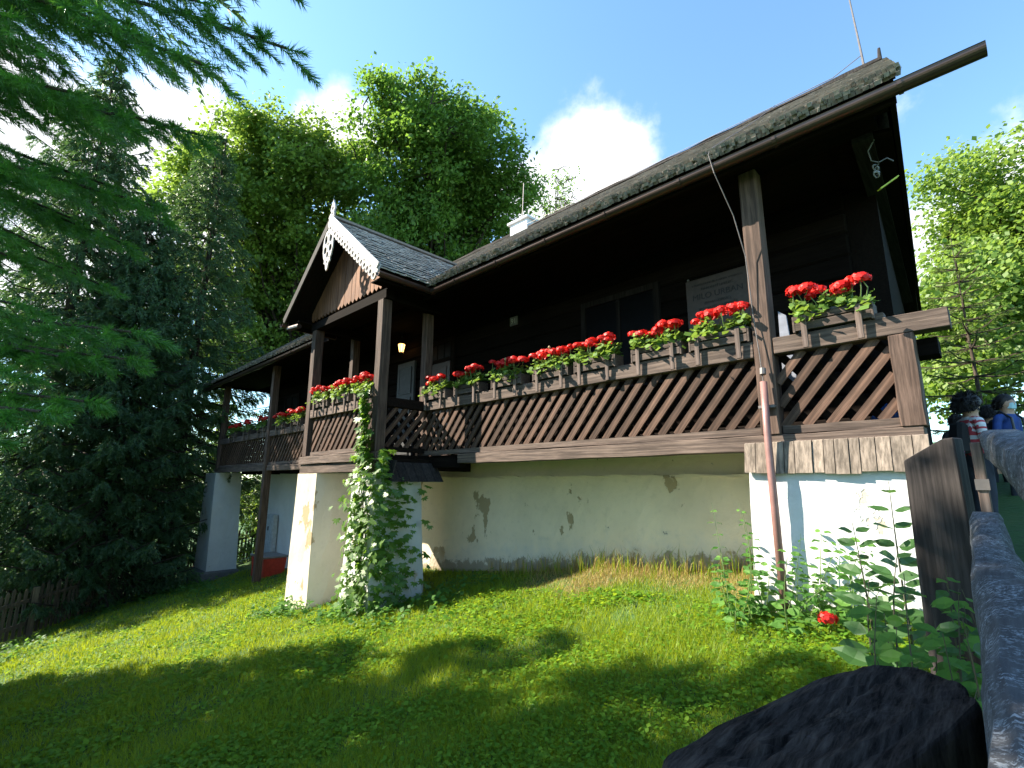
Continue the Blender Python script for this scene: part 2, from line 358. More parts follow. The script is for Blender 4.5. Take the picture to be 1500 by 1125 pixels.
def window(x0, x1, z0, z1):
    wn = part('window', frame(MB(), x0, x1, z0, z1, 6.195).box(x0+.09, x1-.09, 6.145, 6.195, z0, z0+.09), W_BEAM2)
    xm = (x0+x1)/2
    part('mullion', MB().box(xm-.03, xm+.03, 6.155, 6.19, z0+.091, z1-.091), W_BEAM2, wn)
    for a, c in ((x0+.091, xm-.031), (xm+.031, x1-.091)): part('pane', MB().box(a, c, 6.17, 6.18, z0+.091, z1-.091), M_GLASS, wn)
W_BEAM2 = wood('wood_window_frame', (.01,.008,.008), (.024,.02,.019), 'Z', .8, .1)
window(-4.55, -3.2, 1.35, 2.8); window(-12.6, -11.4, 1.35, 2.7); window(-16.3, -15.2, 1.35, 2.7)
np_ = part('number_plate', MB().box(-6.16, -5.97, 6.17, 6.19, 2.80, 2.96), plain('enamel_grey', (.16,.16,.165), .4), bevel=.003)
def text(name, s, size, loc, mat, parent, rot=(math.pi/2, 0, 0), ext=.002, label=None):
    cu = bpy.data.curves.new(name, 'FONT'); cu.body = s; cu.size = size; cu.align_x = 'CENTER'; cu.extrude = ext
    o = bpy.data.objects.new(name, cu); COL.objects.link(o)
    dg = bpy.context.evaluated_depsgraph_get(); me = bpy.data.meshes.new_from_object(o.evaluated_get(dg)); bpy.data.objects.remove(o)
    ob = new_obj(name, me, mat, label=label); ob.location = loc; ob.rotation_euler = rot
    if parent is not None:
        if parent.type == 'EMPTY': ob.parent = parent; ob.matrix_parent_inverse = Matrix.Translation(parent.location).inverted()
        else: ob.parent = parent
    return ob
text('digits', '91', .13, (-6.065, 6.167, 2.835), plain('digit_white', (.6,.6,.6), .5), np_)

# --- gallery deck, beams, posts
for i in range(7):
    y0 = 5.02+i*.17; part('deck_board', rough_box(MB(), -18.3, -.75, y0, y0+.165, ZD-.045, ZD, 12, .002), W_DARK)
for i in range(5):
    y0 = 4.16+i*.17; part('deck_board', MB().box(-9.5, -6.9, y0, y0+.165, ZD-.045, ZD), W_DARK)
part('floor_beam', rough_box(MB(), -6.05, -.44, 4.93, 5.10, ZB, .445, 14, .006), W_BEAM, bevel=.006)
part('floor_beam', rough_box(MB(), -18.35, -9.5, 4.93, 5.10, ZB+.005, .44, 14, .006), W_BEAM, bevel=.006)
part('floor_beam', rough_box(MB(), -9.5, -6.06, 5.0, 5.12, ZB-.05, .40, 6, .004), W_DARK)
part('joist', MB().box(-7.03, -6.85, 4.14, 5.9, .2, .385), W_DARKY); part('joist', MB().box(-9.58, -9.4, 4.14, 5.9, .2, .385), W_DARKY)
for x in (-11, -12.6, -14.2, -15.8, -17.2): part('joist', MB().box(x-.07, x+.07, 5.4, 6.0, .24, .39), W_DARKY)
part('bracket_beam', rough_box(MB(), -9.62, -6.82, 4.02, 4.14, .17, .33, 6, .006), W_BEAM, bevel=.006)
part('bracket_beam', rough_box(MB(), -9.60, -6.84, 3.985, 4.12, .335, .475, 6, .006), W_BEAM, bevel=.006)
def post(x, y, z0, z1, s=.16, mat=W_POST, name='post'):
    mb = MB(); n = 5; b = 0
    for i in range(n+1):
        z = z0+(z1-z0)*i/n; j = random.uniform(-.004, .004); k = random.uniform(-.004, .004); h = s/2
        mb.v += [(x-h+j, y-h+k, z), (x+h+j, y-h+k, z), (x+h+j, y+h+k, z), (x-h+j, y+h+k, z)]
    for i in range(n):
        for k in range(4): mb.f.append((i*4+k, i*4+(k+1) % 4, (i+1)*4+(k+1) % 4, (i+1)*4+k))
    mb.f += [(3,2,1,0), (n*4, n*4+1, n*4+2, n*4+3)]
    return part(name, mb, mat, bevel=.008)
post(-1.53, 5.0, .447, 3.12, .165); post(-.50, 5.0, .447, 1.19, .165)
post(-7.12, 5.06, .41, 3.12, .15); post(-9.76, 5.06, .41, 3.12, .15)
post(-6.99, 4.10, .477, 2.95, .17); post(-9.46, 4.10, .477, 2.95, .17)
post(-13.95, 4.98, gz(-13.95, 4.98)-.2, 3.12, .17); post(-18.17, 5.0, .447, 3.12, .17)
part('wall_plate', rough_box(MB(), XL+.5, -.45, 4.9, 5.1, 3.125, 3.26, 14, .006), W_DARK)
part('tie_beam', MB().hexa([(-.66,5.11,3.08),(-.50,5.11,3.08),(-.84,10.6,3.08),(-1.0,10.6,3.08)], [(-.66,5.11,3.24),(-.50,5.11,3.24),(-.84,10.6,3.24),(-1.0,10.6,3.24)]), wood('wood_tie_beam', (.012,.011,.013), (.03,.027,.03), 'Y', .8, .1))
part('wall_plate', rough_box(MB(), -9.62, -6.85, 4.02, 4.18, 2.955, 3.10, 5, .005), W_DARK)
part('wall_plate', MB().box(-7.07, -6.92, 4.19, 5.2, 2.96, 3.10), W_DARKY); part('wall_plate', MB().box(-9.53, -9.38, 4.19, 5.2, 2.96, 3.10), W_DARKY)
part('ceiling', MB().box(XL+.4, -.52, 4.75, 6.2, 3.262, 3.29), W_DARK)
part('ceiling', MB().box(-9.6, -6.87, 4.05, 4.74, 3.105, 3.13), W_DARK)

# --- railings with crossed lattice slats (each slat its own piece)
SL = {}
def slat_mesh(length, key):
    if (round(length, 2), key) not in SL:
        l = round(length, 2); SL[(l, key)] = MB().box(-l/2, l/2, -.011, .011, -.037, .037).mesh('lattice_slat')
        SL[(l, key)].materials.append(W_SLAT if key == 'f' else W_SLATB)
    return SL[(round(length, 2), key)]
def lattice(par, p0, p1, z0, z1, ang=math.radians(50), pitch=.182, yoff=(-.012, .095), backs=True):
    """slats fill the panel from p0 to p1 (ground-plan points) between z0 and z1"""
    p0, p1 = Vector((p0[0], p0[1], 0)), Vector((p1[0], p1[1], 0)); dv = (p1-p0); Lp = dv.length; dv /= Lp; nrm_ = Vector((-dv.y, dv.x, 0))
    rz = math.atan2(dv.y, dv.x); hh = z1-z0; run = hh/math.tan(ang)
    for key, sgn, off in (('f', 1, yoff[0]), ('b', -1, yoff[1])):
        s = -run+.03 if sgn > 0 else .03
        end = Lp if sgn > 0 else Lp+run
        while s < end-.03:
            # centre line from (s,z0) to (s+sgn*run,z1), clipped to the panel
            a, b2 = (s, s+sgn*run); ta, tb = 0., 1.
            for bound, hi in ((0., False), (Lp, True)):
                tt = (bound-a)/(b2-a)
                inside = (lambda v: v <= Lp+1e-6) if hi else (lambda v: v >= -1e-6)
                if not inside(a): ta = max(ta, tt)
                if not inside(b2): tb = min(tb, tt)
            ln = (tb-ta)*hh/math.sin(ang)
            if tb > ta and ln > .09:
                tm = (ta+tb)/2; pos = p0+dv*(a+(b2-a)*tm)+nrm_*off; pos.z = z0+hh*tm+random.uniform(-.003, .003)
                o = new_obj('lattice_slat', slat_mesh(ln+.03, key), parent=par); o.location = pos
                o.rotation_euler = (0, -(ang if sgn > 0 else math.pi-ang)+random.uniform(-.012, .012), rz)
            s += pitch if key == 'f' else pitch*1.0
def railing(p0, p1, z_top=ZR, face=-.075, panels=None, thick=.15, low=(.455, .525)):
    (x0, y0), (x1, y1) = p0, p1
    if abs(y1-y0) < .01: mb = rough_box(MB(), x0, x1, y0+face, y0+face+thick, z_top-.16, z_top, max(3, int((x1-x0)/.5)), .006); lo = rough_box(MB(), x0, min(x1, panels[-1][1][0]), y0-.035, y0+.045, low[0], low[1], 6, .004)
    else: mb = MB().box(x0-.06, x0+.06, y0, y1, z_top-.15, z_top); lo = MB().box(x0-.04, x0+.04, y0, y1, low[0], low[1])
    r = part('railing', mb, W_BEAM if abs(y1-y0) < .01 else W_SLATB, bevel=.006); part('bottom_rail', lo, W_BEAM if abs(y1-y0) < .01 else W_SLATB, r)
    for a, b2 in panels: lattice(r, a, b2, low[1], z_top-.16)
    return r
R1 = railing((-7.04, YP), (-1.62, YP), panels=[((-7.04, YP), (-1.62, YP))])
R2 = railing((-1.44, YP), (-.19, YP), panels=[((-1.44, YP), (-.585, YP))])
R3 = railing((-9.37, 4.10), (-7.08, 4.10), low=(.49, .56), panels=[((-9.37, 4.10), (-7.08, 4.10))])
R4 = railing((-6.99, 4.19), (-6.99, 4.98), low=(.49, .56), panels=[((-6.99, 4.19), (-6.99, 4.98))])
R5 = railing((-9.46, 4.19), (-9.46, 4.98), low=(.49, .56), panels=[((-9.46, 4.19), (-9.46, 4.98))])
R6 = railing((-13.86, YP), (-9.84, YP), panels=[((-13.86, YP), (-9.84, YP))])
R7 = railing((-18.08, YP), (-14.04, YP), panels=[((-18.08, YP), (-14.04, YP))])
for i in range(6): part('end_board', MB().box(-.545, -.51, 5.09+i*.19, 5.275+i*.19, .30, 1.33), W_DARK)
part('rail_cap', MB().box(-.86, -.59, 4.955, 5.06, ZR+.001, ZR+.055), W_BEAM, R2, bevel=.005)
part('rail_end', MB().box(-.46, -.29, 5.08, 5.3, 1.02, 1.16), W_DARK, R2)

# --- plastered pillars and cellar walls
def pillar(name, bot, top, zb, zt, mat, n=5):
    """tapered block with slightly uneven plaster; bot / top = (x0,x1,y0,y1)"""
    mb = MB(); nz_ = 8; rings = []
    for i in range(nz_+1):
        tt = i/nz_; x0, x1, y0, y1 = [b_+(c_-b_)*tt for b_, c_ in zip(bot, top)]; z = zb+(zt-zb)*tt; ring = []
        for (ax, ay), (bx, by) in (((x0,y0),(x1,y0)), ((x1,y0),(x1,y1)), ((x1,y1),(x0,y1)), ((x0,y1),(x0,y0))):
            for k in range(n):
                u = k/n; q = .012 if k else .004; ring.append((ax+(bx-ax)*u+random.uniform(-q, q), ay+(by-ay)*u+random.uniform(-q, q), z))
        rings.append(ring)
    m_ = len(rings[0]); mb.v = [p for r_ in rings for p in r_]
    for i in range(nz_):
        for k in range(m_): mb.f.append((i*m_+k, i*m_+(k+1) % m_, (i+1)*m_+(k+1) % m_, (i+1)*m_+k))
    mb.f += [tuple(reversed(range(m_))), tuple(nz_*m_+k for k in range(m_))]
    return part(name, mb, mat)
pr = pillar('pillar', (-1.80, -.50, 4.85, 6.1), (-1.74, -.55, 4.905, 6.1), -1.6, .28, M_WHITE)
pa = pillar('pillar', (-9.55, -8.62, 3.90, 4.85), (-9.62, -8.82, 4.0, 4.72), -2.9, .165, M_WORN)
pb = pillar('pillar', (-7.62, -6.72, 3.90, 4.95), (-7.55, -6.84, 4.03, 4.83), -2.7, .165, M_WHITE)
pl = pillar('pillar', (-19.3, -17.95, 4.92, 5.78), (-19.05, -18.0, 4.88, 5.65), -3.05, .295, M_WHITE)
part('footing', MB().hexa([(-19.5,4.7,-3.7),(-17.8,4.7,-3.7),(-17.8,5.95,-3.7),(-19.5,5.95,-3.7)], [(-19.42,4.8,-2.68),(-17.88,4.8,-2.68),(-17.88,5.86,-2.68),(-19.42,5.86,-2.68)]), M_STONE, pl, bevel=.06)
def wall_grid(name, x0, x1, y, z0, z1, mat, nx=50, nz=14, amp=.018, thick=.3):
    xs = np.linspace(x0, x1, nx); zs = np.linspace(z0, z1, nz); mb = MB()
    for z in zs:
        for x in xs: mb.v.append((x, y+amp*(math.sin(x*2.1+z)+math.sin(x*.7-z*2.2))*.5+random.uniform(-.004, .004), z))
    for j in range(nz-1):
        for i in range(nx-1): a = j*nx+i; mb.f.append((a, a+1, a+nx+1, a+nx))
    mb.box(x0, x1, y+.06, y+thick, z0, z1)
    return part(name, mb, mat, smooth=False)
wall_grid('cellar_wall', -9.2, -1.7, 6.0, -2.4, .115, M_WALL, 80, 18)
wall_grid('cellar_wall', -9.2, -1.7, 6.10, .06, .40, M_WALL, 60, 4, .008)
part('ledge', rough_box(MB(), -9.2, -1.72, 5.985, 6.15, .09, .118, 50, .014), M_WALL)
wall_grid('cellar_wall', -17.7, -9.25, 6.2, -3.8, .3, plaster('plaster_shade', (.74,.74,.74), (.5,.47,.42), .72), 50, 12)
part('cellar_wall', MB().box(-17.69, -17.4, 6.5, 13.0, -4.4, .2), M_WHITE)
# grey shingle skirts over the pillars, board by board
def skirt(x0, x1, y_in, z_top, y_out, z_bot, n, mat, par):
    ws = [random.uniform(.7, 1.3) for _ in range(n)]; tot = sum(ws); x = x0
    for q in ws:
        wd = (x1-x0)*q/tot; dz = random.uniform(-.012, .012); dy = random.uniform(-.006, .006)
        part('shingle_board', MB().hexa([(x+.003,y_out+dy,z_bot+dz),(x+wd-.003,y_out+dy-.004,z_bot+dz),(x+wd-.003,y_out+dy+.022,z_bot+dz+.008),(x+.003,y_out+dy+.022,z_bot+dz+.008)],
             [(x+.003,y_in+dy,z_top),(x+wd-.003,y_in+dy-.004,z_top),(x+wd-.003,y_in+dy+.022,z_top+.008),(x+.003,y_in+dy+.022,z_top+.008)]), mat, par); x += wd
skirt(-1.77, -.42, 4.895, .375, 4.845, .10, 13, W_SKIRT, pr)
part('skirt_side', MB().hexa([(-.42,4.83,.10),(-.36,4.86,.10),(-.40,6.0,.10),(-.46,6.0,.10)], [(-.50,4.94,.375),(-.47,4.94,.375),(-.52,6.0,.375),(-.55,6.0,.375)]), W_SKIRT, pr)
skirt(-6.86, -6.6, 4.2, .33, 4.12, .02, 3, W_FENCE, pb)
for i in range(6): part('shingle_board', MB().hexa([(-6.60+.0,4.14+i*.16,.02),(-6.57,4.14+i*.16,.02),(-6.57,4.29+i*.16,.02),(-6.60,4.29+i*.16,.02)], [(-6.83,4.14+i*.16,.32),(-6.80,4.14+i*.16,.32),(-6.80,4.29+i*.16,.32),(-6.83,4.29+i*.16,.32)]), W_FENCE, pb)

# --- main roof: steep shingle slopes, eave board, gutter
SLP = .770; YE, ZE = 4.62, 3.262; YRG = 9.1; ZRG = ZE+SLP*(YRG-YE)
xr = lambda y: XR-.078*(y-YE)                        # the right gable stands a little askew
def slope_slab(mb, xa0, xa1, ya, yb, lo, th=.06):
    za, zb = ZE+SLP*(ya-YE), ZE+SLP*(yb-YE)
    mb.hexa([(xa0(ya), ya, za-th), (xa1(ya), ya, za-th), (xa1(yb), yb, zb-th), (xa0(yb), yb, zb-th)], [(xa0(ya), ya, za), (xa1(ya), ya, za), (xa1(yb), yb, zb), (xa0(yb), yb, zb)])
K = lambda v: (lambda y: v)
mb = MB(); slope_slab(mb, K(-6.55), xr, YE, 5.6, 0); slope_slab(mb, K(XL), K(-9.95), YE, 5.6, 0); slope_slab(mb, K(XL), xr, 5.601, YRG, 0)
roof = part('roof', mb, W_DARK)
part('roof_back', MB().hexa([(XL,YRG+.01,ZRG-.06),(xr(YRG),YRG+.01,ZRG-.06),(xr(13.6),13.6,ZE-.06),(XL,13.6,ZE-.06)], [(XL,YRG+.01,ZRG),(xr(YRG),YRG+.01,ZRG),(xr(13.6),13.6,ZE),(XL,13.6,ZE)]), M_SHIN, roof)
def shingle_field(segs, y0, y1, course, wmin, wmax, org, su, name, mat, par, jag=.02, th=.018, lift=.012):
    """overlapping tapered shingles on a slope. org(x,s): point on the slope, s metres up; segs: list of (u0,u1,s0,s1)"""
    V = []; Fc = []
    for (u0, u1, s0, s1) in segs:
        s = s0; row = 0
        while s < s1:
            u = u0(s) if callable(u0) else u0; ue = u1(s) if callable(u1) else u1
            while u < ue:
                wd = min(random.uniform(wmin, wmax), ue-u+.01); b0 = s-random.uniform(0, jag); b1 = s+course*1.35; l0 = lift+th+random.uniform(-.003, .006); k = len(V)
                a, b_, c_, d_ = org(u+.002, b0, l0), org(u+wd-.002, b0+random.uniform(-.006, .006), l0), org(u+wd-.002, b1, .004), org(u+.002, b1, .004)
                V += [a, b_, c_, d_, org(u+.002, b0, l0-th), org(u+wd-.002, b0, l0-th)]
                Fc += [(k, k+1, k+2, k+3), (k+4, k+5, k+1, k), (k+4, k, k+3), (k+1, k+5, k+2)]; u += wd
            s += course; row += 1
    me = bpy.data.meshes.new(name); me.from_pydata(V, [], Fc); me.update()
    o = new_obj(name, me, mat, parent=par, kind='stuff'); return o
cs, sn = math.cos(math.atan(SLP)), math.sin(math.atan(SLP)); LS = (YRG-YE)/cs
morg = lambda u, s, l: (u, YE+s*cs-l*sn, ZE+s*sn+l*cs)
shingle_field([(-6.75, lambda s: xr(YE+s*cs)+.03, -.05, 1.2), (XL-.03, -10.15, -.05, 1.2), (XL-.03, lambda s: xr(YE+s*cs)+.03, 1.2, LS)], 0, 0, .17, .08, .16, morg, 0, 'roof_shingles', M_SHIN, roof, .05, .022)
for q_, (lf, jg) in enumerate(((-.035, .06), (-.005, .075), (.03, .06))): shingle_field([(-6.75, XR+.03, -.07+.012*q_, -.05+.012*q_), (XL-.03, -9.9, -.07+.012*q_, -.05+.012*q_)], 0, 0, .17, .022, .06, morg, 0, 'eave_shingles', M_SHIN, roof, jg, .034, lf)
part('ridge_cap', rough_box(MB(), XL, xr(YRG)-.02, YRG-.09, YRG+.09, ZRG-.01, ZRG+.045, 40, .012), W_FENCE, roof)
part('ridge_spike', MB().tube([(xr(YRG)-.05, YRG, ZRG), (xr(YRG)-.04, YRG, ZRG+.26)], [.035, .02], 6), W_FENCE, roof)
part('gable_wall', MB().hexa([(xr(4.72)-.06,4.74,3.11),(xr(4.72)-.02,4.74,3.11),(xr(13.4)-.02,13.4,3.11),(xr(13.4)-.06,13.4,3.11)], [(xr(9)-.06,9.0,ZRG-.12),(xr(9)-.02,9.0,ZRG-.12),(xr(9.2)-.02,9.2,ZRG-.12),(xr(9.2)-.06,9.2,ZRG-.12)]), W_DARK)
part('gable_wall', MB().prism([(XL+.3,4.8,3.2),(XL+.3,13.4,3.2),(XL+.3,9.1,ZRG-.1)], (.04,0,0)), W_DARK)
part('eave_soffit', MB().hexa([(-.86,5.2,3.25),(xr(5.2)-.07,5.2,3.12),(xr(11.6)-.07,11.6,3.12),(-1.36,11.6,3.25)], [(-.86,5.2,3.28),(xr(5.2)-.07,5.2,3.15),(xr(11.6)-.07,11.6,3.15),(-1.36,11.6,3.28)]), W_DARK)
part('fascia', rough_box(MB(), -6.72, XR-.02, 4.655, 4.69, 3.03, 3.25, 20, .004), W_SLATB); part('fascia', rough_box(MB(), XL+.02, -10.2, 4.655, 4.69, 3.03, 3.25, 20, .004), W_SLATB)
part('soffit', MB().box(-6.72, XR-.09, 4.70, 4.89, 3.12, 3.15), W_DARK); part('soffit', MB().box(XL+.05, -10.2, 4.70, 4.89, 3.12, 3.15), W_DARK)
def gutter(p0, p1, r=.062, sag=0, name='gutter'):
    p0, p1 = Vector(p0), Vector(p1); d = (p1-p0).normalized(); a = d.cross(Vector((0,0,1))).normalized(); up = a.cross(d); mb = MB(); n = 12
    prof = [(math.cos(math.pi+math.pi*k/n)*r, math.sin(math.pi+math.pi*k/n)*r) for k in range(n+1)]; prof = [(-r-.012, .012), (-r-.004, .016)]+prof[0:]+[(r+.004, .004)]
    prof2 = [(x*.9, z*.9+.001) for x, z in prof]
    full = prof+prof2[::-1]
    for p in (p0, p1):
        for x, z in full: mb.v.append(tuple(p+a*x+up*z))
    m_ = len(full)
    for k in range(m_): mb.f.append((k, (k+1) % m_, m_+(k+1) % m_, m_+k))
    for e in (0, m_):
        for k in range(len(prof)-1):
            q = (e+k, e+k+1, e+m_-2-k, e+m_-1-k); mb.f.append(q if e else q[::-1])
    g = part(name, mb, M_GUTTER, smooth=False)
    ln = (p1-p0).length; k = .5
    while k < ln-.3:
        c0 = p0+d*k; pts = [c0+a*(math.cos(math.pi+math.pi*i/8)*(r+.006))+up*(math.sin(math.pi+math.pi*i/8)*(r+.006)) for i in range(9)]
        mbk = MB()
        for i in range(8): mbk.beam(pts[i], pts[i+1], .03, .006, up=a)
        part('gutter_bracket', mbk, M_GUTTER, g); k += .92
    return g
gutter((.27, 4.585, 3.105), (-6.35, 4.585, 3.085)); gutter((-10.5, 4.585, 3.09), (-20.0, 4.585, 3.07))

# --- porch gable (dormer over the porch) with fretwork bargeboards
XA, ZA, YF = -8.24, 4.70, 3.64                    # apex
XE1, XE0, ZEV = -6.47, -10.01, 3.21
S2 = (ZA-ZEV)/(XE1-XA); c2, s2 = math.cos(math.atan(S2)), math.sin(math.atan(S2)); LD = (XE1-XA)/c2
YB = lambda z: YE+(z-ZE)/SLP+.12
mb = MB()
for sg in (1, -1):
    xe = XE1 if sg > 0 else XE0
    pts = [(XA, YF+.02, ZA), (XA, YB(ZA), ZA), (xe, YB(ZEV), ZEV), (xe, YF+.02, ZEV)]
    mb.prism(pts if sg < 0 else pts[::-1], (0, 0, -.05))
dorm = part('porch_roof', mb, W_DARK)
for sg in (1, -1):
    o2 = (lambda sg: (lambda u, s, l: (XA+sg*((LD-s)*c2)+sg*l*s2, u, ZA-(LD-s)*s2+l*c2)))(sg)
    shingle_field([(YF, lambda s: YB(ZA-(LD-s)*s2)+.05, -.06, LD-.02)], 0, 0, .15, .07, .12, o2, 0, 'porch_shingles', M_SHIN2, dorm, .03, .022, .035)
part('ridge_cap', MB().beam((XA,YF,ZA+.045),(XA,YB(ZA),ZA+.045),.2,.04), M_SHIN, dorm)
# gable planks with pointed feet
x = -9.72; pk = 0
while x < -6.8:
    wd = .135; xm = x+wd/2; top = ZA-.10-abs(xm-XA)*S2
    t0, t1 = [ZA-.10-abs(q-XA)*S2 for q in (x+.004, x+wd-.004)]
    zb = 3.20
    if min(t0, t1) > zb+.05:
        yy = 4.05+random.uniform(-.004, .004)
        part('plank', MB().prism([(x+.004,yy,zb+.03),(x+.03,yy,zb),(xm,yy,zb-.035),(x+wd-.03,yy,zb),(x+wd-.004,yy,zb+.03),(x+wd-.004,yy,t1)]+([(XA,yy,ZA-.1)] if x+.004 < XA < x+wd-.004 else [])+[(x+.004,yy,t0)], (0,.025,0)), W_PLANK, dorm)
    x += wd
part('gable_backing', MB().prism([(-9.7,4.082,3.25),(-6.8,4.082,3.25),(XA,4.082,ZA-.14)], (0,.03,0)), W_DARK, dorm)
# fretwork cut from curves (holes are real)
def fret(name, outer, holes, thick, loc, rot, mat, par):
    cu = bpy.data.curves.new(name, 'CURVE'); cu.dimensions = '2D'; cu.fill_mode = 'BOTH'; cu.extrude = thick/2
    for poly in [outer]+holes:
        sp = cu.splines.new('POLY'); sp.points.add(len(poly)-1); sp.use_cyclic_u = True
        for q, p in zip(sp.points, poly): q.co = (p[0], p[1], 0, 1)
    o = bpy.data.objects.new(name, cu); COL.objects.link(o); dg = bpy.context.evaluated_depsgraph_get()
    me = bpy.data.meshes.new_from_object(o.evaluated_get(dg)); bpy.data.objects.remove(o)
    ob = new_obj(name, me, mat, parent=par); ob.location = loc; ob.rotation_euler = rot; return ob
circ = lambda cx, cy, r, n=10, ry=None: [(cx+r*math.cos(2*math.pi*k/n), cy+(ry or r)*math.sin(2*math.pi*k/n)) for k in range(n)]
def bargeboard(sg):
    LB = LD+.08; top = .06; outer = [(0, top), (LB, top)]; holes = []; nS = 17; st = (LB-.1)/nS
    low = []
    for k in range(nS):
        x0 = .1+k*st
        for j in range(7):
            a = math.pi*j/6; low.append((x0+st/2-math.cos(a)*st/2, -.17-math.sin(a)*.05))
        holes.append(circ(x0+st/2, -.15, .034)); 
        if k % 2: holes.append(circ(x0, -.085, .018, 8))
    outer += [(LB, -.12)]+low[::-1]+[(0, -.12)]
    ang = -math.atan(S2)
    if sg < 0: outer = [(-a, b) for a, b in outer][::-1]; holes = [[(-a, b) for a, b in h] for h in holes]; ang = -ang
    return fret('bargeboard', outer, holes, .025, (XA, YF-.015 if sg > 0 else YF-.012, ZA+.03), (math.pi/2, -ang, 0), W_GREY, dorm)
bargeboard(1)
part('bargeboard', MB().beam((XA-.02,YF-.005,ZA+.0),(XE0-.04,YF-.005,ZEV-.03),.025,.13,up=(s2,0,c2)), W_FENCE, dorm)
part('verge_board', MB().beam((XA,YF-.035,ZA+.06),(XE1+.05,YF-.035,ZEV+.02),.02,.10,up=(-s2,0,c2)), W_GREY, dorm)
pend = [(0,.30),(.10,.28),(.17,.18),(.20,.05),(.19,-.10),(.15,-.22),(.11,-.27),(.12,-.33),(.06,-.36),(.04,-.44),(0,-.50)]
pend = pend+[(-a, b) for a, b in pend[-2:0:-1]]
ph = [circ(s_*.09, .12, .055, 10, .085) for s_ in (1,-1)]+[circ(s_*.10, -.08, .06, 10, .07) for s_ in (1,-1)]+[circ(0, .02, .03), circ(0, -.19, .045, 10, .06), circ(.075,-.25,.022), circ(-.075,-.25,.022), circ(0,-.33,.028), circ(.155,.03,.016), circ(-.155,.03,.016), circ(0,.22,.025)]
fret('pendant_ornament', pend, ph, .022, (XA, YF-.02, ZA-.50), (math.pi/2, 0, 0), W_GREY, dorm)
fin = [(.03,0),(.07,.05),(.05,.10),(.09,.17),(.06,.25),(.02,.30),(.0,.36)]; fin = fin+[(-a, b) for a, b in fin[::-1][1:]]
fret('finial', fin, [circ(0,.08,.02), circ(0,.18,.035)], .03, (XA, YF+.02, ZA+.06), (math.pi/2, 0, math.radians(0)), W_GREY, dorm)
g1 = gutter((-6.41, 3.6, 3.12), (-6.41, 4.70, 3.10)); g2 = gutter((-10.08, 3.6, 3.12), (-10.08, 4.75, 3.09))
part('gutter_spout', MB().tube([(-9.98, 3.72, 3.03), (-9.55, 3.75, 3.0)], .05, 10), M_GUTTER, g2)
part('fascia', MB().box(-6.52, -6.485, 3.7, 4.7, 3.03, 3.17), W_DARKY, dorm); part('fascia', MB().box(-10.0, -9.965, 3.7, 4.7, 3.03, 3.17), W_DARKY, dorm)
part('soffit', MB().box(-6.86, -6.53, 3.75, 4.9, 3.11, 3.13), W_DARKY, dorm); part('soffit', MB().box(-9.95, -9.62, 3.75, 4.9, 3.11, 3.13), W_DARKY, dorm)

# --- chimney, downpipe, wires
ch = part('chimney', MB().box(-9.0, -8.35, 9.0, 9.6, 6.4, 6.98), M_CHIM, bevel=.01)
part('chimney_cap', MB().box(-9.06, -8.29, 8.94, 9.66, 6.98, 7.05), M_CHIM, ch, bevel=.01)
part('lightning_rod', MB().tube([(-8.6, 9.05, 6.6), (-8.52, 9.05, 8.1)], .014, 6), M_WIRE)
rod = part('lightning_rod', MB().tube([(-.86, 9.1, 6.7), (-.87, 9.1, 7.05), (-.95, 9.1, 8.9)], [.02,.016,.009], 6), M_WIRE)
part('conductor_wire', MB().tube([(-.87,9.1,7.0),(-1.3,9.05,6.80),(-3,9.0,6.76),(-6,9.0,6.76),(-8.5,9.0,6.8)], .007, 5), M_WIRE)
part('conductor_wire', MB().tube([(-2.2,9.0,6.77),(-2.0,7,5.17),(-1.75,4.6,3.32),(-1.73,4.5,3.2),(-1.70,4.53,3.0),(-1.63,4.75,2.6),(-1.59,4.86,2.2),(-1.58,4.89,1.6),(-1.55,4.87,1.2),(-1.535,4.86,.9)], .005, 6), M_WIRE)
dp = part('downpipe', MB().tube([(-1.53,4.845,.93),(-1.53,4.82,.45),(-1.52,4.79,.1),(-1.51,4.775,-1.25)], [.032,.032,.033,.034], 10), M_PIPE, smooth=True)
part('pipe_clamp', MB().box(-1.60,-1.46,4.86,4.92,.69,.715), M_WIRE, dp); part('pipe_clamp', MB().tube([(-1.53,4.85,1.0),(-1.53,4.86,1.06)], .028, 8), M_WIRE, dp)

# ================================================================ things on the house
pq = empty('memorial_plaque', (-2.4, 6.19, 1.7), 'brown stone memorial plaque with carved lettering on the dark gallery wall', 'plaque')
part('slab', MB().box(-2.80, -1.98, 6.14, 6.185, 1.55, 2.66), M_PLAQ, pq, bevel=.006)
for s_, sz, z in (('V TOMTO DOME ŽIL A TVORIL V ROKOCH', .034, 2.56), ('NÁRODNÝ UMELEC', .045, 2.49), ('MILO URBAN', .11, 2.37), ('(ROMANOPISEC)', .045, 2.29), ('SPISOVATEĽ A NOVINÁR', .045, 2.22), ('ZAKLADATEĽ MODERNEJ', .045, 2.15), ('SLOVENSKEJ LITERATÚRY', .05, 2.08)):
    text('lettering', s_, sz, (-2.39, 6.137, z), M_INK, pq)
for xx, zz in ((-2.77, 2.69), (-2.01, 2.69)): part('fixing_bolt', MB().lathe([(.016,0),(.016,.02),(.006,.028)], (xx, 6.16, zz-.02), 8), M_WIRE, pq)
ln_ = empty('wall_lantern', (-9.35, 5.95, 2.8), 'small lit amber lantern hanging in the dark porch beside the grey door', 'lantern')
em, t, b, o_ = mat_base('lantern_glow'); b.inputs['Emission Color'].default_value = (1, .50, .13, 1); b.inputs['Emission Strength'].default_value = 2.2; b.inputs['Base Color'].default_value = (.5,.3,.1,1)
part('glass', MB().lathe([(.045,0),(.075,.16),(.07,.18)], (-9.35,5.95,2.86), 6), em, ln_)
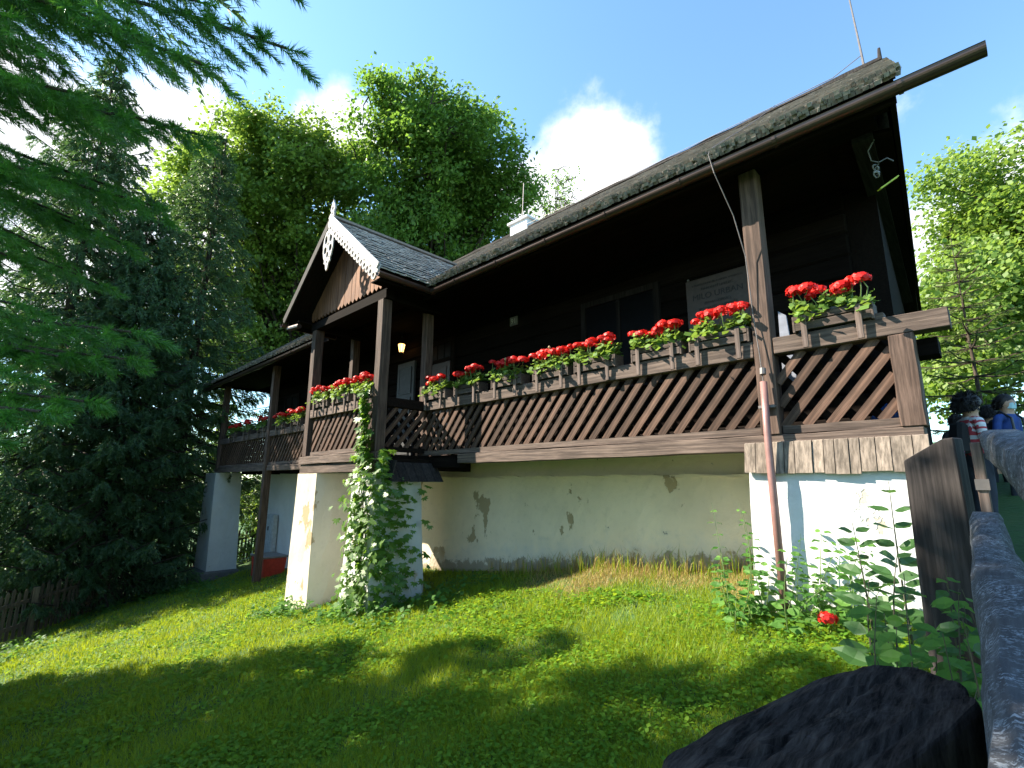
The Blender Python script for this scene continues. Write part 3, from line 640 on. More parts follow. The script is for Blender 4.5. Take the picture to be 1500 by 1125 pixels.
part('cap', MB().lathe([(.09,0),(.05,.05),(.012,.09),(.012,.2)], (-9.35,5.95,3.042), 6), M_BLACK, ln_); part('base', MB().lathe([(.01,-.04),(.05,-.005),(.05,0)], (-9.35,5.95,2.858), 6), M_BLACK, ln_)
mbk = MB()
for k in range(6): a = 2*math.pi*k/6; mbk.tube([(-9.35+.048*math.cos(a),5.95+.048*math.sin(a),2.86),(-9.35+.079*math.cos(a),5.95+.079*math.sin(a),3.04)], .006, 4)
part('cage', mbk, M_BLACK, ln_)
cb = empty('cable_bundle', (-.52, 5.3, 2.85), 'tangled pale cable bundle hanging under the right eave', 'cable')
part('coil', MB().tube([(-.53+.02*math.cos(k*.7), 5.3+.02*math.sin(k*1.1), 2.90-.004*k+.02*math.sin(k*.7)) for k in range(30)], .007, 5), plain('cable_white', (.22,.22,.24), .5), cb, smooth=True)
part('loop', MB().tube([(-.50,5.2,3.1),(-.56,5.22,3.02),(-.55,5.25,2.93),(-.50,5.27,2.9),(-.44,5.3,2.93),(-.40,5.34,2.9)], .006, 5), plain('cable_grey', (.12,.12,.13), .5), cb)
rfl = MB().beam((-.56,5.6,2.80),(-.42,5.72,2.93),.05,.012).build('reflector_strip', plain('reflector_yellow', (.55,.62,.05), .3), label='yellow green reflector strip fixed under the right eave', cat='reflector')
bl = MB().prism([(-.85,5.35,.46),(-.62,5.35,.46),(-.60,5.37,.62),(-.68,5.38,.74),(-.76,5.37,.66),(-.84,5.37,.60)], (0,.12,.0)).build('plastic_bag', M_BLUE, label='bright blue plastic bag lying behind the lattice by the corner post', cat='bag', bevel=.02)
lb = MB().prism([(-1.55,5.5,1.0),(-1.42,5.5,1.0),(-1.46,5.5,1.72),(-1.53,5.5,1.78)], (0,.03,0)).build('leaning_board', plain('board_blue_grey', (.20,.22,.28), .6), label='pale blue grey board standing behind the rightmost flower box', cat='board')
cab = empty('meter_cabinet', (-16.2, 6.15, -2.6), 'tall narrow pale meter cabinet on the white cellar wall', 'cabinet')
part('body', MB().box(-16.6,-16.0,6.04,6.17,-2.3,-.95), plain('cabinet_paint', (.50,.54,.58), .5), cab, bevel=.006); part('door', MB().box(-16.55,-16.05,6.022,6.039,-1.7,-1.0), plain('cabinet_door', (.46,.50,.54), .5), cab, bevel=.004); part('door', MB().box(-16.55,-16.05,6.022,6.039,-2.25,-1.74), plain('cabinet_door2', (.46,.50,.54), .5), cab, bevel=.004); part('latch', MB().box(-16.35,-16.28,6.01,6.021,-1.42,-1.30), M_BLACK, cab)
zc = gz(-14.75, 5.5)
cr = empty('plastic_crate', (-14.75, 5.5, zc), 'red plastic bin with grey lid beside the dark prop post', 'bin')
part('body', MB().hexa([(-15.2,5.3,zc-.05),(-14.35,5.3,zc-.05),(-14.35,5.8,zc-.05),(-15.2,5.8,zc-.05)], [(-15.26,5.25,zc+.5),(-14.29,5.25,zc+.5),(-14.29,5.85,zc+.5),(-15.26,5.85,zc+.5)]), M_RED, cr, bevel=.02)
part('lid', MB().box(-15.29,-14.26,5.22,5.88,zc+.501,zc+.55), plain('lid_grey', (.2,.19,.19), .5), cr, bevel=.015)
for xx in (-15.1,-14.85,-14.6): part('rib', MB().box(xx,xx+.03,5.235,5.29,zc,zc+.48), M_RED, cr)

# --- flower boxes and geraniums
def bloom_mesh(seed):
    r_ = np.random.default_rng(seed); n = 64
    a = r_.random(n)*2*np.pi; e = np.arcsin(r_.random(n)*1.25-.25); R_ = .052*(.85+.3*r_.random(n))
    nn = np.stack([np.cos(a)*np.cos(e), np.sin(a)*np.cos(e), np.sin(e)*.8], 1); c_ = nn*R_[:, None]
    dd = nrm(np.cross(nn, r_.normal(size=(n, 3)))); V, F_ = leaves_np(c_-dd*.016, dd, nn, .036, .032, -.12); me = np_mesh('bloom', V, F_); me.materials.append(M_PETAL); return me
BL = [bloom_mesh(s) for s in range(5)]
BUD = MB().lathe([(.004,0),(.016,.012),(.02,.024),(.012,.036),(.003,.042)], n=7).mesh('bud'); BUD.materials.append(plain('bud_pale', (.42,.30,.16), .6))
BOXM = {}
def box_meshes():
    L_ = .57
    fr = MB().box(-L_/2, L_/2, -.095, -.075, .012, .085).mesh('front_board', bevel=.003); fr.materials.append(W_SHED)
    fu = MB().box(-L_/2, L_/2, -.097, -.077, .095, .15).mesh('front_board', bevel=.003); fu.materials.append(W_SHED)
    sd_ = MB().box(-.01, .01, -.095, .09, .0, .15).mesh('side_board', bevel=.003); sd_.materials.append(W_SHED)
    st = MB().box(-.023, .023, -.118, -.099, -.155, .145).mesh('strap', bevel=.003); st.materials.append(W_BEAM_Z)
    pl_ = MB().hexa([(-.25,-.06,.01),(.25,-.06,.01),(.25,.07,.01),(-.25,.07,.01)], [(-.275,-.072,.185),(.275,-.072,.185),(.275,.09,.185),(-.275,.09,.185)]).mesh('planter', bevel=.006); pl_.materials.append(M_BLACK)
    return fr, fu, sd_, st, pl_
W_BEAM_Z = wood('wood_strap', (.06,.042,.036), (.19,.14,.12), 'Z', .75, .2)
FM = box_meshes()
def flower_box(x, y, z, lab, glab, n_bl, seed, dim=1.0, wd=1.0):
    fb = empty('flower_box', (x, y, z), lab, 'flower box', 'flower boxes along the gallery rail')
    fr, fu, sd_, st, pl_ = FM
    for me, nm, lx in ((fr, 'front_board', 0), (fu, 'front_board', 0), (sd_, 'side_board', -.295), (sd_, 'side_board', .295), (st, 'strap', -.21), (st, 'strap', .20), (pl_, 'planter', 0)):
        o = new_obj(nm, me, parent=fb); o.location.x = lx
    g = empty('geranium', (x, y, z+.16), glab, 'geranium', 'red geraniums in the flower boxes')
    r_ = np.random.default_rng(seed); n = 300
    c_ = np.stack([r_.uniform(-.30, .30, n), r_.normal(-.015, .075, n), np.abs(r_.normal(.04, .055, n))], 1); c_[:, 2] += .035*np.sin(c_[:, 0]*17+seed)
    c_[:, 2] -= np.clip(-c_[:, 1]-.08, 0, 1)*.8
    nn = nrm(np.stack([r_.normal(0, .5, n), r_.normal(-.45, .5, n), np.full(n, .9)], 1)); dd = nrm(np.cross(nn, r_.normal(size=(n, 3))))
    s_ = r_.uniform(.05, .085, n)
    # rounded leaves: six-sided discs
    s2_ = np.cross(nn, dd); k = np.arange(6)*np.pi/3
    V = c_[:, None]+(dd[:, None]*np.cos(k)[None, :, None]+s2_[:, None]*np.sin(k)[None, :, None])*(s_/2)[:, None, None]+nn[:, None]*(np.cos(3*k)*.006)[None, :, None]
    me = np_mesh('foliage', V.reshape(-1, 3), np.arange(n*6).reshape(-1, 6)); new_obj('foliage', me, M_GER, parent=g, kind='stuff')
    n_bl += 3; stem = MB(); xs_ = np.linspace(-.26, .26, n_bl)+r_.uniform(-.04, .04, n_bl)
    for i, xx in enumerate(xs_):
        hh = r_.uniform(.14, .235); yy = r_.uniform(-.11, .05); top = (xx+r_.uniform(-.04,.04), yy-.02, hh)
        stem.tube([(xx*.9, yy*.5, .02), (xx, yy, hh*.6), top], .0045, 5)
        if i % 7 == 5: o = new_obj('bud', BUD, parent=g); o.location = top
        else:
            o = new_obj('bloom', BL[int(r_.integers(5))], parent=g); o.location = (top[0], top[1], top[2]+.005); q = r_.uniform(.85, 1.6); o.scale = (q, q, q*.8); o.rotation_euler = (r_.uniform(-.25,.25), r_.uniform(-.25,.25), r_.uniform(0, 6))
    new_obj('stems', stem.mesh('stems'), M_STEM, parent=g, kind='stuff')
ORD = ['first','second','third','fourth','fifth','sixth','seventh']
YB_ = 4.99
flower_box(-.95, YB_, ZR, 'flower box on the short rail right of the tall corner post', 'red geranium right of the tall corner post, by the gallery end', 8, 1)
for i, xx in enumerate((-1.94,-2.63,-3.45,-4.15,-4.97,-5.84,-6.66)):
    flower_box(xx, YB_, ZR, f'{ORD[i]} flower box from the tall corner post towards the porch', f'red geranium in the {ORD[i]} box from the tall corner post towards the porch', (8,9,8,8,7,7,6)[i], 10+i)
for i, xx in enumerate((-8.92,-8.14,-7.36)):
    flower_box(xx, 4.09, ZR, f'{("left","middle","right")[i]} flower box on the porch front rail', f'red geranium in the {("left","middle","right")[i]} box of the porch front rail', 9, 30+i)
for i, xx in enumerate((-12.2,-13.15)):
    flower_box(xx, YB_, ZR, f'flower box {("next to the porch","by the prop post")[i]} on the sunlit rail left of the porch', f'red geranium {("next to the porch","by the prop post")[i]} on the sunlit rail left of the porch', 9, 40+i)
for i, xx in enumerate((-14.45,-15.6,-16.8)):
    flower_box(xx, YB_, ZR, f'{ORD[i]} flower box left of the prop post on the shaded rail', f'red geranium in the {ORD[i]} box left of the prop post on the shaded rail', 7, 50+i)

# ================================================================ trees
def spruce(name, base, height, radius, crown0, label, mat=M_NEEDLE, whorls=26, per=7, shoots=22, nn=26, nl=.07, nw=.012, trunk_r=.2, seed=1, droop=.35, shoot_len=.42, hang=.55, group='spruces', bare=0.):
    r_ = np.random.default_rng(seed); bx, by, bz = base
    T = empty(name, base, label, 'tree', group)
    ns = 9; lean = r_.normal(0, .01, 2)
    tr = MB().tube([(bx+lean[0]*height*i/ns, by+lean[1]*height*i/ns, bz-.3+(height+.3)*i/ns) for i in range(ns+1)], [trunk_r*(1-.93*i/ns)*(1.25 if i == 0 else 1) for i in range(ns+1)], 10)
    P0 = []; P1 = []; br = MB()
    for wi in range(whorls):
        f = wi/(whorls-1); z = crown0+(height-.25-crown0)*f**.92
        Lb = radius*(1-f)**.75*(.55+.45*min(1, f*5+.35))+.18
        for k in range(per if f < .8 else max(4, per-2)):
            if r_.random() < bare: continue
            a = 2*np.pi*(k+r_.random()*.7)/per+wi*2.4; L_ = Lb*r_.uniform(.72, 1.12); u = np.array([np.cos(a), np.sin(a), 0]); sd_ = np.array([-np.sin(a), np.cos(a), 0])
            tt = np.linspace(0, 1, 7); up0 = .25*f
            pts = np.array([bx, by, bz+z])+u[None]*(tt*L_)[:, None]; pts[:, 2] += L_*(up0*tt-droop*(1-f*.6)*np.sin(tt*np.pi*.62)+.10*tt**3)
            br.tube([tuple(p) for p in pts[::2]], [.012+.018*L_*.5*(1-q) for q in tt[::2]], 4, False)
            n_s = max(4, int(shoots*L_/radius+3)); st = np.sort(r_.uniform(.12, 1.0, n_s)); 
            pos = np.stack([np.interp(st, tt, pts[:, i]) for i in range(3)], 1)
            side = np.where(np.arange(n_s) % 2 == 0, 1, -1)[:, None]
            ln = (shoot_len*(1.15-.55*st)*r_.uniform(.6, 1.2, n_s))[:, None]*(min(1, .5+L_*.4))
            dirs = nrm(u[None]*.75+sd_[None]*side*r_.uniform(.4, 1.0, n_s)[:, None]+np.array([0, 0, -1])*(hang*r_.uniform(.2, 1.3, n_s))[:, None])
            P0.append(pos); P1.append(pos+dirs*ln)
            # secondary shoots
            mid = pos+dirs*ln*.45; d2 = nrm(dirs+sd_[None]*side*.5*r_.uniform(-1, 1, n_s)[:, None]+np.array([0, 0, -1])*(hang*.8)); P0.append(mid); P1.append(mid+d2*ln*.7)
            P0.append(pts[-2:-1]); P1.append(pts[-1:]+u[None]*.08)
    P0.append(np.array([[bx, by, bz+height-.6]])); P1.append(np.array([[bx, by, bz+height+.25]]))
    p0, p1 = np.concatenate(P0), np.concatenate(P1)
    V, F_ = needles_np(p0, p1, nn, nl, nw, .8)
    part('trunk', tr, M_BARK, T, smooth=True); part('branches', br, M_BARK, T)['kind'] = 'stuff'
    kid(new_obj('crown', np_mesh('crown', V, F_), mat, kind='stuff'), T); return T

def deciduous(name, base, blobs, label, mat, ncl=1500, per=42, leaf=.15, trunk_r=.3, fork=.35, seed=1, group=None, spread=.42, twigs=260, limbs=34, bshell=2.4):
    r_ = np.random.default_rng(seed); B = np.array(base, float); T = empty(name, base, label, 'tree', group)
    big = blobs; blobs = []
    for b in big:
        for k in range(9):
            d_ = nrm(r_.normal(size=3)); q = r_.uniform(.26, .5); blobs.append((b[0]+d_[0]*b[3]*.78, b[1]+d_[1]*b[4]*.78, b[2]+d_[2]*b[5]*.78, b[3]*q, b[4]*q, b[5]*q*.8))
        blobs.append((b[0], b[1], b[2], b[3]*.55, b[4]*.55, b[5]*.55))
    vol = np.array([b[3]*b[4]*b[5] for b in blobs])**.75; ch_ = r_.choice(len(blobs), ncl, p=vol/vol.sum()); bl = np.array(blobs)[ch_]
    d = nrm(r_.normal(size=(ncl, 3))); rr = r_.random(ncl)**(1/bshell); lump = 1+.16*np.sin(d[:, 0]*5+ch_)*np.sin(d[:, 1]*4+2)+.12*np.sin(d[:, 2]*7+d[:, 0]*6)
    C = bl[:, :3]+d*bl[:, 3:6]*(rr*lump)[:, None]
    cen = np.average(np.array([b[:3] for b in blobs]), axis=0, weights=vol); topz = max(b[2]+b[5] for b in blobs)
    forkp = B+np.array([(cen[0]-B[0])*.25, (cen[1]-B[1])*.25, (cen[2]-B[2])*fork])
    mb = MB(); mb.tube([tuple(B-np.array([0,0,.4])), tuple(B+(forkp-B)*.5+r_.normal(0,.05,3)), tuple(forkp)], [trunk_r*1.2, trunk_r*.9, trunk_r*.75], 10)
    nodes = []
    sel = r_.choice(ncl, limbs, replace=False)
    for i in sel:
        e = C[i]; s = forkp+(np.array([cen[0],cen[1],topz])-forkp)*r_.random()*.45; m1 = s+(e-s)*.45+np.array([0,0,1])*np.linalg.norm(e-s)*.12+r_.normal(0,.15,3)
        pts = [s, s+(m1-s)*.5+r_.normal(0,.08,3), m1, m1+(e-m1)*.5+r_.normal(0,.1,3), e]; R0 = trunk_r*r_.uniform(.22,.45)
        mb.tube([tuple(p) for p in pts], [R0, R0*.8, R0*.6, R0*.38, R0*.12], 6, False); nodes += pts[1:]
        if s is not forkp: mb.tube([tuple(forkp), tuple((forkp+s)/2), tuple(s)], [trunk_r*.6, trunk_r*.5, R0], 6, False)
    nodes = np.array(nodes)
    for i in r_.choice(ncl, min(twigs, ncl), replace=False):
        e = C[i]; j = np.argmin(((nodes-e)**2).sum(1)+r_.random(len(nodes))*.4); s = nodes[j]; mid = (s+e)/2+r_.normal(0,.08,3)
        mb.tube([tuple(s), tuple(mid), tuple(e)], [.035,.022,.008], 4, False)
    n = ncl*per; c_ = np.repeat(C, per, 0)+r_.normal(size=(n, 3))*np.array([spread, spread, spread*.6])*.8*r_.uniform(.5, 1.1, (n, 1))
    out = nrm(c_-cen); nn = nrm(np.array([-.25,-.35,.7])+r_.normal(0,.75,(n,3))+out*.4); dd = nrm(np.cross(nn, r_.normal(size=(n,3)))+out*.3+np.array([0,0,-.25]))
    s_ = leaf*r_.uniform(.65,1.3,n); V, F_ = leaves_np(c_, dd, nn, s_, s_*.72, .12)
    part('trunk', mb, M_BARK, T, smooth=True); kid(new_obj('crown', np_mesh('crown', V, F_), mat, kind='stuff'), T); return T

G = lambda x, y: (x, y, gz(x, y))
# big broadleaf trees behind the house
def blob(px, py, dist, r, rx=None, rz=None):
    p = at(px, py, dist); return (p.x, p.y, p.z, rx or r, r, rz or r)
D1 = 27
deciduous('maple_tree', G(*at(640, 520, D1+1).xy), [blob(600,205,D1,2.6),blob(565,165,D1,1.5),blob(660,215,D1+1,3.0),blob(705,230,D1,2.2),blob(640,310,D1,3.4),blob(575,330,D1-1,3.0),blob(700,330,D1+1,2.6),blob(735,295,D1,1.7),blob(655,180,D1,2.0),blob(600,400,D1,2.8),blob(680,400,D1,2.6),blob(540,400,D1,2.4)],
          'tall broadleaf tree with a rounded crown behind the porch gable, right of its neighbour', M_LEAF, 2300, 38, .20, .42, .3, 11, 'broadleaf trees behind the house', .46, 300, 46)
deciduous('maple_tree', G(*at(440, 520, D1+3).xy), [blob(440,250,D1+2,2.8),blob(370,265,D1+2,2.8),blob(490,260,D1+2,2.4),blob(410,340,D1+2,3.6),blob(500,340,D1+2,3.0),blob(330,300,D1+1,2.6),blob(300,275,D1+1,1.6),blob(430,210,D1+2,1.7),blob(360,410,D1+2,3.0),blob(440,430,D1+2,3.2),blob(400,500,D1+1,2.8),blob(330,470,D1+1,2.4),blob(470,490,D1+1,2.4)],
          'broad yellow green leafy tree behind the left end of the porch', M_LEAF2, 2500, 38, .20, .42, .3, 12, 'broadleaf trees behind the house', .46, 300, 46)
deciduous('sparse_tree', G(*at(815, 420, 34).xy), [blob(815,290,34,1.6,1.6,2.2),blob(800,310,34,1.3),blob(835,300,34,1.2)], 'small sparse tree standing above the roof against the white cloud', M_LEAF, 150, 9, .15, .16, .6, 13, None, .5, 150, 30)
# right edge of the picture
deciduous('maple_tree', G(1.2, 19), [blob(1440,400,20,2.2),blob(1480,300,21,2.2),blob(1400,440,19,1.5),blob(1440,480,18,2.0),blob(1500,420,20,2.6),blob(1390,520,17,1.3),blob(1460,560,17,1.8),blob(1540,300,22,2.6),blob(1560,480,20,2.8)],
          'bright green bushy tree beyond the right end of the house', M_LEAF2, 1900, 40, .15, .3, .25, 14, None, .36, 200, 40)
spruce('spruce_sapling', G(*at(1432, 560, 14.5).xy), 4.6, 1.1, .3, 'pale young spruce in front of the bright green bushy tree', M_NEEDLE_L, 14, 6, 8, 22, .05, .010, .05, 31, .1, .25, .2, None)
# conifers along the garden fence on the left
spruce('spruce_tree', G(-20.6, 4.3), 17, 3.2, 1.6, 'dark spruce with visible trunk by the picket fence, nearest the white end pillar', M_NEEDLE, 34, 9, 40, 15, .11, .032, .26, 21, .4, .5, .7)
spruce('spruce_tree', G(-20.0, 2.6), 13.5, 3.3, .8, 'dense dark spruce with low drooping boughs at the lawn edge', M_NEEDLE, 34, 10, 42, 14, .11, .034, .24, 22, .45, .55, .8)
spruce('spruce_tree', G(-20.8, .9), 19, 3.7, 1.0, 'tall dark spruce at the left picture edge beyond the picket fence', M_NEEDLE, 34, 11, 40, 15, .12, .036, .28, 23, .42, .55, .8)
spruce('larch_tree', G(*at(318, 640, 27).xy), 17, 3.2, 3, 'light olive conifer with thin airy branches left of the house end', M_NEEDLE_L, 26, 6, 18, 24, .08, .013, .2, 24, .3, .6, .9, None, .15)
spruce('larch_tree', G(*at(240, 640, 30).xy), 19, 3.4, 3, 'tall thin olive conifer behind the dark spruces', M_NEEDLE_L, 26, 6, 18, 22, .08, .014, .2, 25, .3, .6, .9, None, .2)
deciduous('hazel_bush', G(-24, 8.5), [(-24,8.5,-.8,2.6,2.6,2.0),(-22.5,10.5,-.6,2.4,2.4,2.2),(-26,7,.2,2.6,2.6,2.6),(-21.5,8,-2,1.6,1.6,1.3)], 'green bushes behind the white end pillar', M_LEAF2, 700, 36, .13, .12, .2, 15, None, .34, 100, 20)
# spruces to the left of the photographer: out of the picture, their shade lies on the lawn
LAND = [(-12.4,-.2,-3.4),(-10.4,.5,-3.2),(-8.6,1.6,-3.6),(-6.9,1.8,-2.8),(-5.4,3.2,-3.4),(-4.3,2.5,-3.0),(-3.0,4.0,-3.6),(-2.2,2.9,-2.9),(-.9,4.0,-3.4),(.3,3.4,-3.0),(1.6,4.2,-3.3),(2.8,3.8,-3.0)]
NTH = ['first','second','third','fourth','fifth','sixth','seventh','eighth','ninth','tenth','eleventh','twelfth']
for i, (xl, yl, yt) in enumerate(LAND):
    k = (yl-yt)/.735; xt = xl-1.044*k; h = gz(xl, yl)+k-gz(xt, yt)
    spruce('spruce_tree', G(xt, yt), h, 1.75, .6, f'{NTH[i]} from the left in the spruce row shading the lawn, outside the picture', M_NEEDLE, 24, 8, 16, 9, .16, .05, .16, 60+i, .35, .45, .5)

# the near spruce whose boughs hang into the picture at the upper left: single needles
NS = empty('spruce_tree', G(-4.3, -2.0), 'near spruce whose long needled boughs hang into the upper left', 'tree', 'spruces')
NSB = Vector(G(-4.3, -2.0))
part('trunk', MB().tube([NSB+Vector((0,0,-.3)), NSB+Vector((0.03,0,4)), NSB+Vector((0,.05,9)), NSB+Vector((0,0,14))], [.26,.2,.12,.02], 12), M_BARK, NS, smooth=True)
P0 = []; P1 = []; mb = MB(); rr = np.random.default_rng(99)
def bough(tip, rise, side_len, sh=30):
    tip = np.array(tip); root = np.array([NSB.x+.1, NSB.y+.1, tip[2]+rise*1.9]); d = tip-root; Lb = np.linalg.norm(d)
    tt = np.linspace(0, 1, 16); pts = root+d*tt[:, None]; pts[:, 2] += .22*rise*np.sin(tt*np.pi)+.012*Lb*np.sin(tt*7+tip[0]*5); pts[:, :2] += (.04*Lb*np.sin(tt*4))[:, None]*np.array([-d[1], d[0]])/Lb
    mb.tube([tuple(p) for p in pts], [.016*(1-.9*q)+.0015 for q in tt], 6, False)
    u = nrm(pts[-1]-pts[-4]); s = nrm(np.cross(u, [0,0,1])); w_ = 1.35/Lb; n = sh
    st = 1-w_*((np.arange(n)[::-1]+rr.random(n))/n)*.985; pos = np.stack([np.interp(st, tt, pts[:, i]) for i in range(3)], 1); sg = np.where(np.arange(n) % 2 == 0, 1, -1)[:, None]
    ln = (side_len*np.clip((1.02-st)/w_*2.6, .5, 1)*rr.uniform(.75, 1.25, n))[:, None]
    dr = nrm(u*1.0+s*sg*rr.uniform(.45, .85, n)[:, None]+np.array([0,0,-1])*rr.uniform(.1, .45, n)[:, None])
    A0.append(pos); A1.append(pos+dr*ln)
    for k in range(3):
        f = rr.uniform(.15, .7, n)[:, None]; m_ = pos+dr*ln*f; d2 = nrm(dr+s*rr.choice([-1, 1], n)[:, None]*.7+np.array([0,0,-.2])); B0.append(m_); B1.append(m_+d2*ln*rr.uniform(.35, .6, n)[:, None])
    q = np.linspace(1-w_, 1, 9); ax = np.stack([np.interp(q, tt, pts[:, i]) for i in range(3)], 1); A0.append(ax[:-1]); A1.append(ax[1:]); A0.append(ax[-1:]); A1.append(ax[-1:]+u*.06)
A0, A1, B0, B1 = [], [], [], []
for px, py, dist, rise, sl, sh in ((458,158,1.45,.9,.20,30),(440,60,1.5,1.0,.2,28),(400,20,1.6,1.0,.2,28),(352,186,1.35,.9,.21,30),(345,100,1.45,1.0,.21,28),(332,244,1.6,.7,.17,30),(268,318,1.7,.55,.2,28),(250,140,1.4,.9,.22,30),(300,30,1.5,1.0,.22,30),(190,60,1.5,.8,.22,30),(170,200,1.5,.7,.22,30),(90,110,1.5,.7,.24,30),(110,280,1.6,.6,.22,30),(230,230,1.5,.7,.2,28),(60,30,1.5,.7,.24,28),(220,360,1.9,.5,.2,26),(20,200,1.5,.6,.24,28),(120,370,1.9,.5,.2,26),(30,330,1.7,.5,.22,26),
                                (248,500,1.5,.32,.17,28),(242,535,1.5,.3,.15,24),(192,602,1.4,.28,.15,26),(140,622,1.35,.25,.14,24),(70,560,1.4,.25,.16,26),(58,668,1.25,.22,.13,24),(150,520,1.6,.3,.16,26),(90,450,1.6,.35,.18,26),(20,490,1.5,.3,.18,26),(30,610,1.4,.25,.15,22),
      (140,120,1.8,.7,.24,30),(40,70,1.9,.7,.26,30),(200,280,1.9,.5,.22,30),(60,250,1.8,.5,.24,30),(150,330,2.0,.45,.22,28),(70,380,1.9,.4,.22,28),(10,140,1.8,.6,.26,28),(120,20,1.7,.8,.24,30),(230,80,1.8,.8,.22,30),(10,410,1.8,.4,.24,26),(270,200,1.9,.6,.2,28),(10,270,1.7,.5,.26,28),(180,430,2.1,.4,.2,26),(100,500,1.9,.3,.2,26)):
    bough(at(px, py, dist), rise, sl, sh)
Va, _ = needles_np(np.concatenate(A0), np.concatenate(A1), 95, .028, .0023, 1.05); Vb, _ = needles_np(np.concatenate(B0), np.concatenate(B1), 46, .025, .0023, 1.0)
V = np.concatenate([Va, Vb]); F_ = np.arange(len(V)).reshape(-1, 3)
o = part('branches', mb, M_BARK, NS); o['kind'] = 'stuff'; kid(new_obj('crown', np_mesh('crown', V, F_), M_NEEDLE_N, kind='stuff'), NS)
# its higher, coarser boughs (above the picture)
P0 = []; P1 = []
for wi in range(14):
    z = 5.4+wi*.5; Lb = 2.6*(1-wi/15)+.3
    for k in range(7):
        a = k*.9+wi*1.7; u = np.array([math.cos(a), math.sin(a), -.28]); s = np.array([-u[1], u[0], 0]); o3 = np.array([NSB.x, NSB.y, NSB.z+z+2])
        for q in range(16):
            f = rr.uniform(.15, 1); p = o3+u*Lb*f; P0.append(p); P1.append(p+nrm(u+s*rr.choice([-1,1])*.8+np.array([0,0,-.5]))*.4)
V, F_ = needles_np(np.array(P0), np.array(P1), 12, .13, .04, .8)
kid(new_obj('upper_crown', np_mesh('upper_crown', V, F_), M_NEEDLE, kind='stuff'), NS)

# ================================================================ fences
pf = empty('picket_fence', G(-19.0, 2.4), 'old grey brown picket fence under the dark spruces', 'fence')
path = [(-15.2,-3.4),(-17.6,1.0),(-20.0,3.6),(-21.6,6.0),(-22.2,9.5)]
PK = {}
for (xa, ya), (xb, yb) in zip(path[:-1], path[1:]):
    ln = math.hypot(xb-xa, yb-ya); n = int(ln/.13); rz = math.atan2(yb-ya, xb-xa)
    for i in range(n):
        f = (i+.5)/n; x, y = xa+(xb-xa)*f, ya+(yb-ya)*f; key = i % 4
        if key not in PK:
            hgt = 1.05+.04*key; PK[key] = MB().prism([(-.036,0,0),(.036,0,0),(.036,0,hgt-.06),(0,0,hgt),(-.036,0,hgt-.06)], (0,.02,0)).mesh('picket'); PK[key].materials.append(W_PICKET)
        o = new_obj('picket', PK[key]); o.location = (x, y, gz(x, y)+.05); o.rotation_euler = (random.uniform(-.03,.03), random.uniform(-.03,.03), rz); kid(o, pf)
    for hz in (.32, .85): part('fence_rail', MB().beam((xa,ya+.0,gz(xa,ya)+hz),(xb,yb,gz(xb,yb)+hz),.05,.08), W_PICKET, pf)
    part('fence_post', MB().box(xa-.06,xa+.06,ya+.05,ya+.17,gz(xa,ya)-.2,gz(xa,ya)+1.15), W_PICKET, pf)

def lichen_mat():
    m, t, b, o = mat_base('wood_lichen'); g = tex_noise(t, 130, 6, .75); k = tex_noise(t, 14, 6, .7); gr = tex_noise(t, 3, 5, .6, vscale=(30, 1.5, 30))
    base = ramp(t, gr.outputs['Fac'], [(.3, (.035,.037,.045)), (.7, (.11,.115,.13))]).outputs[0]
    mk = t.nodes.new('ShaderNodeMath'); mk.operation = 'MULTIPLY'; t.links.new(ramp(t, g.outputs['Fac'], [(.5, (0,0,0)), (.58, (1,1,1))]).outputs[0], mk.inputs[0]); t.links.new(ramp(t, k.outputs['Fac'], [(.42, (0,0,0)), (.56, (1,1,1))]).outputs[0], mk.inputs[1])
    t.links.new(mixc(t, mk.outputs[0], base, (.36,.40,.46)), b.inputs['Base Color']); b.inputs['Roughness'].default_value = .95; bump(t, g.outputs['Fac'], b, .9, .012); return m
M_LICH = lichen_mat()
gf = empty('garden_fence', (-.15, 2.2, gz(-.15, 2.2)), 'lichen covered grey rail fence running along the right picture edge', 'fence')
def log_rail(p0, p1, wx, hz, n=16):
    p0, p1 = Vector(p0), Vector(p1); mb = MB(); m_ = 14; d = (p1-p0).normalized(); a = d.cross(Vector((0,0,1))).normalized(); up = a.cross(d)
    for i in range(n+1):
        c_ = p0+(p1-p0)*(i/n)+a*random.uniform(-.004,.004)
        for k in range(m_):
            th = 2*math.pi*k/m_; q = 1+.06*math.sin(3*th+i*.7)+random.uniform(-.03,.03); ca, sa = math.cos(th), math.sin(th); mb.v.append(tuple(c_+a*math.copysign(abs(ca)**.55, ca)*wx*q+up*math.copysign(abs(sa)**.55, sa)*hz*q))
    for i in range(n):
        for k in range(m_): mb.f.append((i*m_+k, i*m_+(k+1) % m_, (i+1)*m_+(k+1) % m_, (i+1)*m_+k))
    mb.f += [tuple(reversed(range(m_))), tuple(n*m_+k for k in range(m_))]; return mb
part('rail', log_rail((-.03,3.25,.20),(.085,.95,-.02),.065,.06), M_LICH, gf, smooth=True)
part('rail', log_rail((-.11,2.95,-.20),(-.005,.62,-.33),.05,.10), M_LICH, gf, smooth=True)
for i in range(4):
    y = 3.3-i*.55; x = .035+.055*i; part('fence_slat', MB().box(x, x+.02, y-.05, y+.05, gz(x, y)-.1, .16-.06*i), W_FENCE, gf)
part('end_board', MB().prism([(-.44,3.42,gz(-.4,3.4)-.3),(-.17,3.30,gz(-.4,3.4)-.3),(-.19,3.30,.235),(-.24,3.32,.23),(-.415,3.42,.13)], (.03,.09,0)), W_FENCE, gf, bevel=.006)
part('fence_post', MB().box(-.13,-.09,3.2,3.25,gz(-.1,3.2)-.1,.2), W_BEAM_Z, gf, bevel=.004); part('hinge', MB().box(-.135,-.085,3.19,3.199,-.02,.03), M_WIRE, gf)
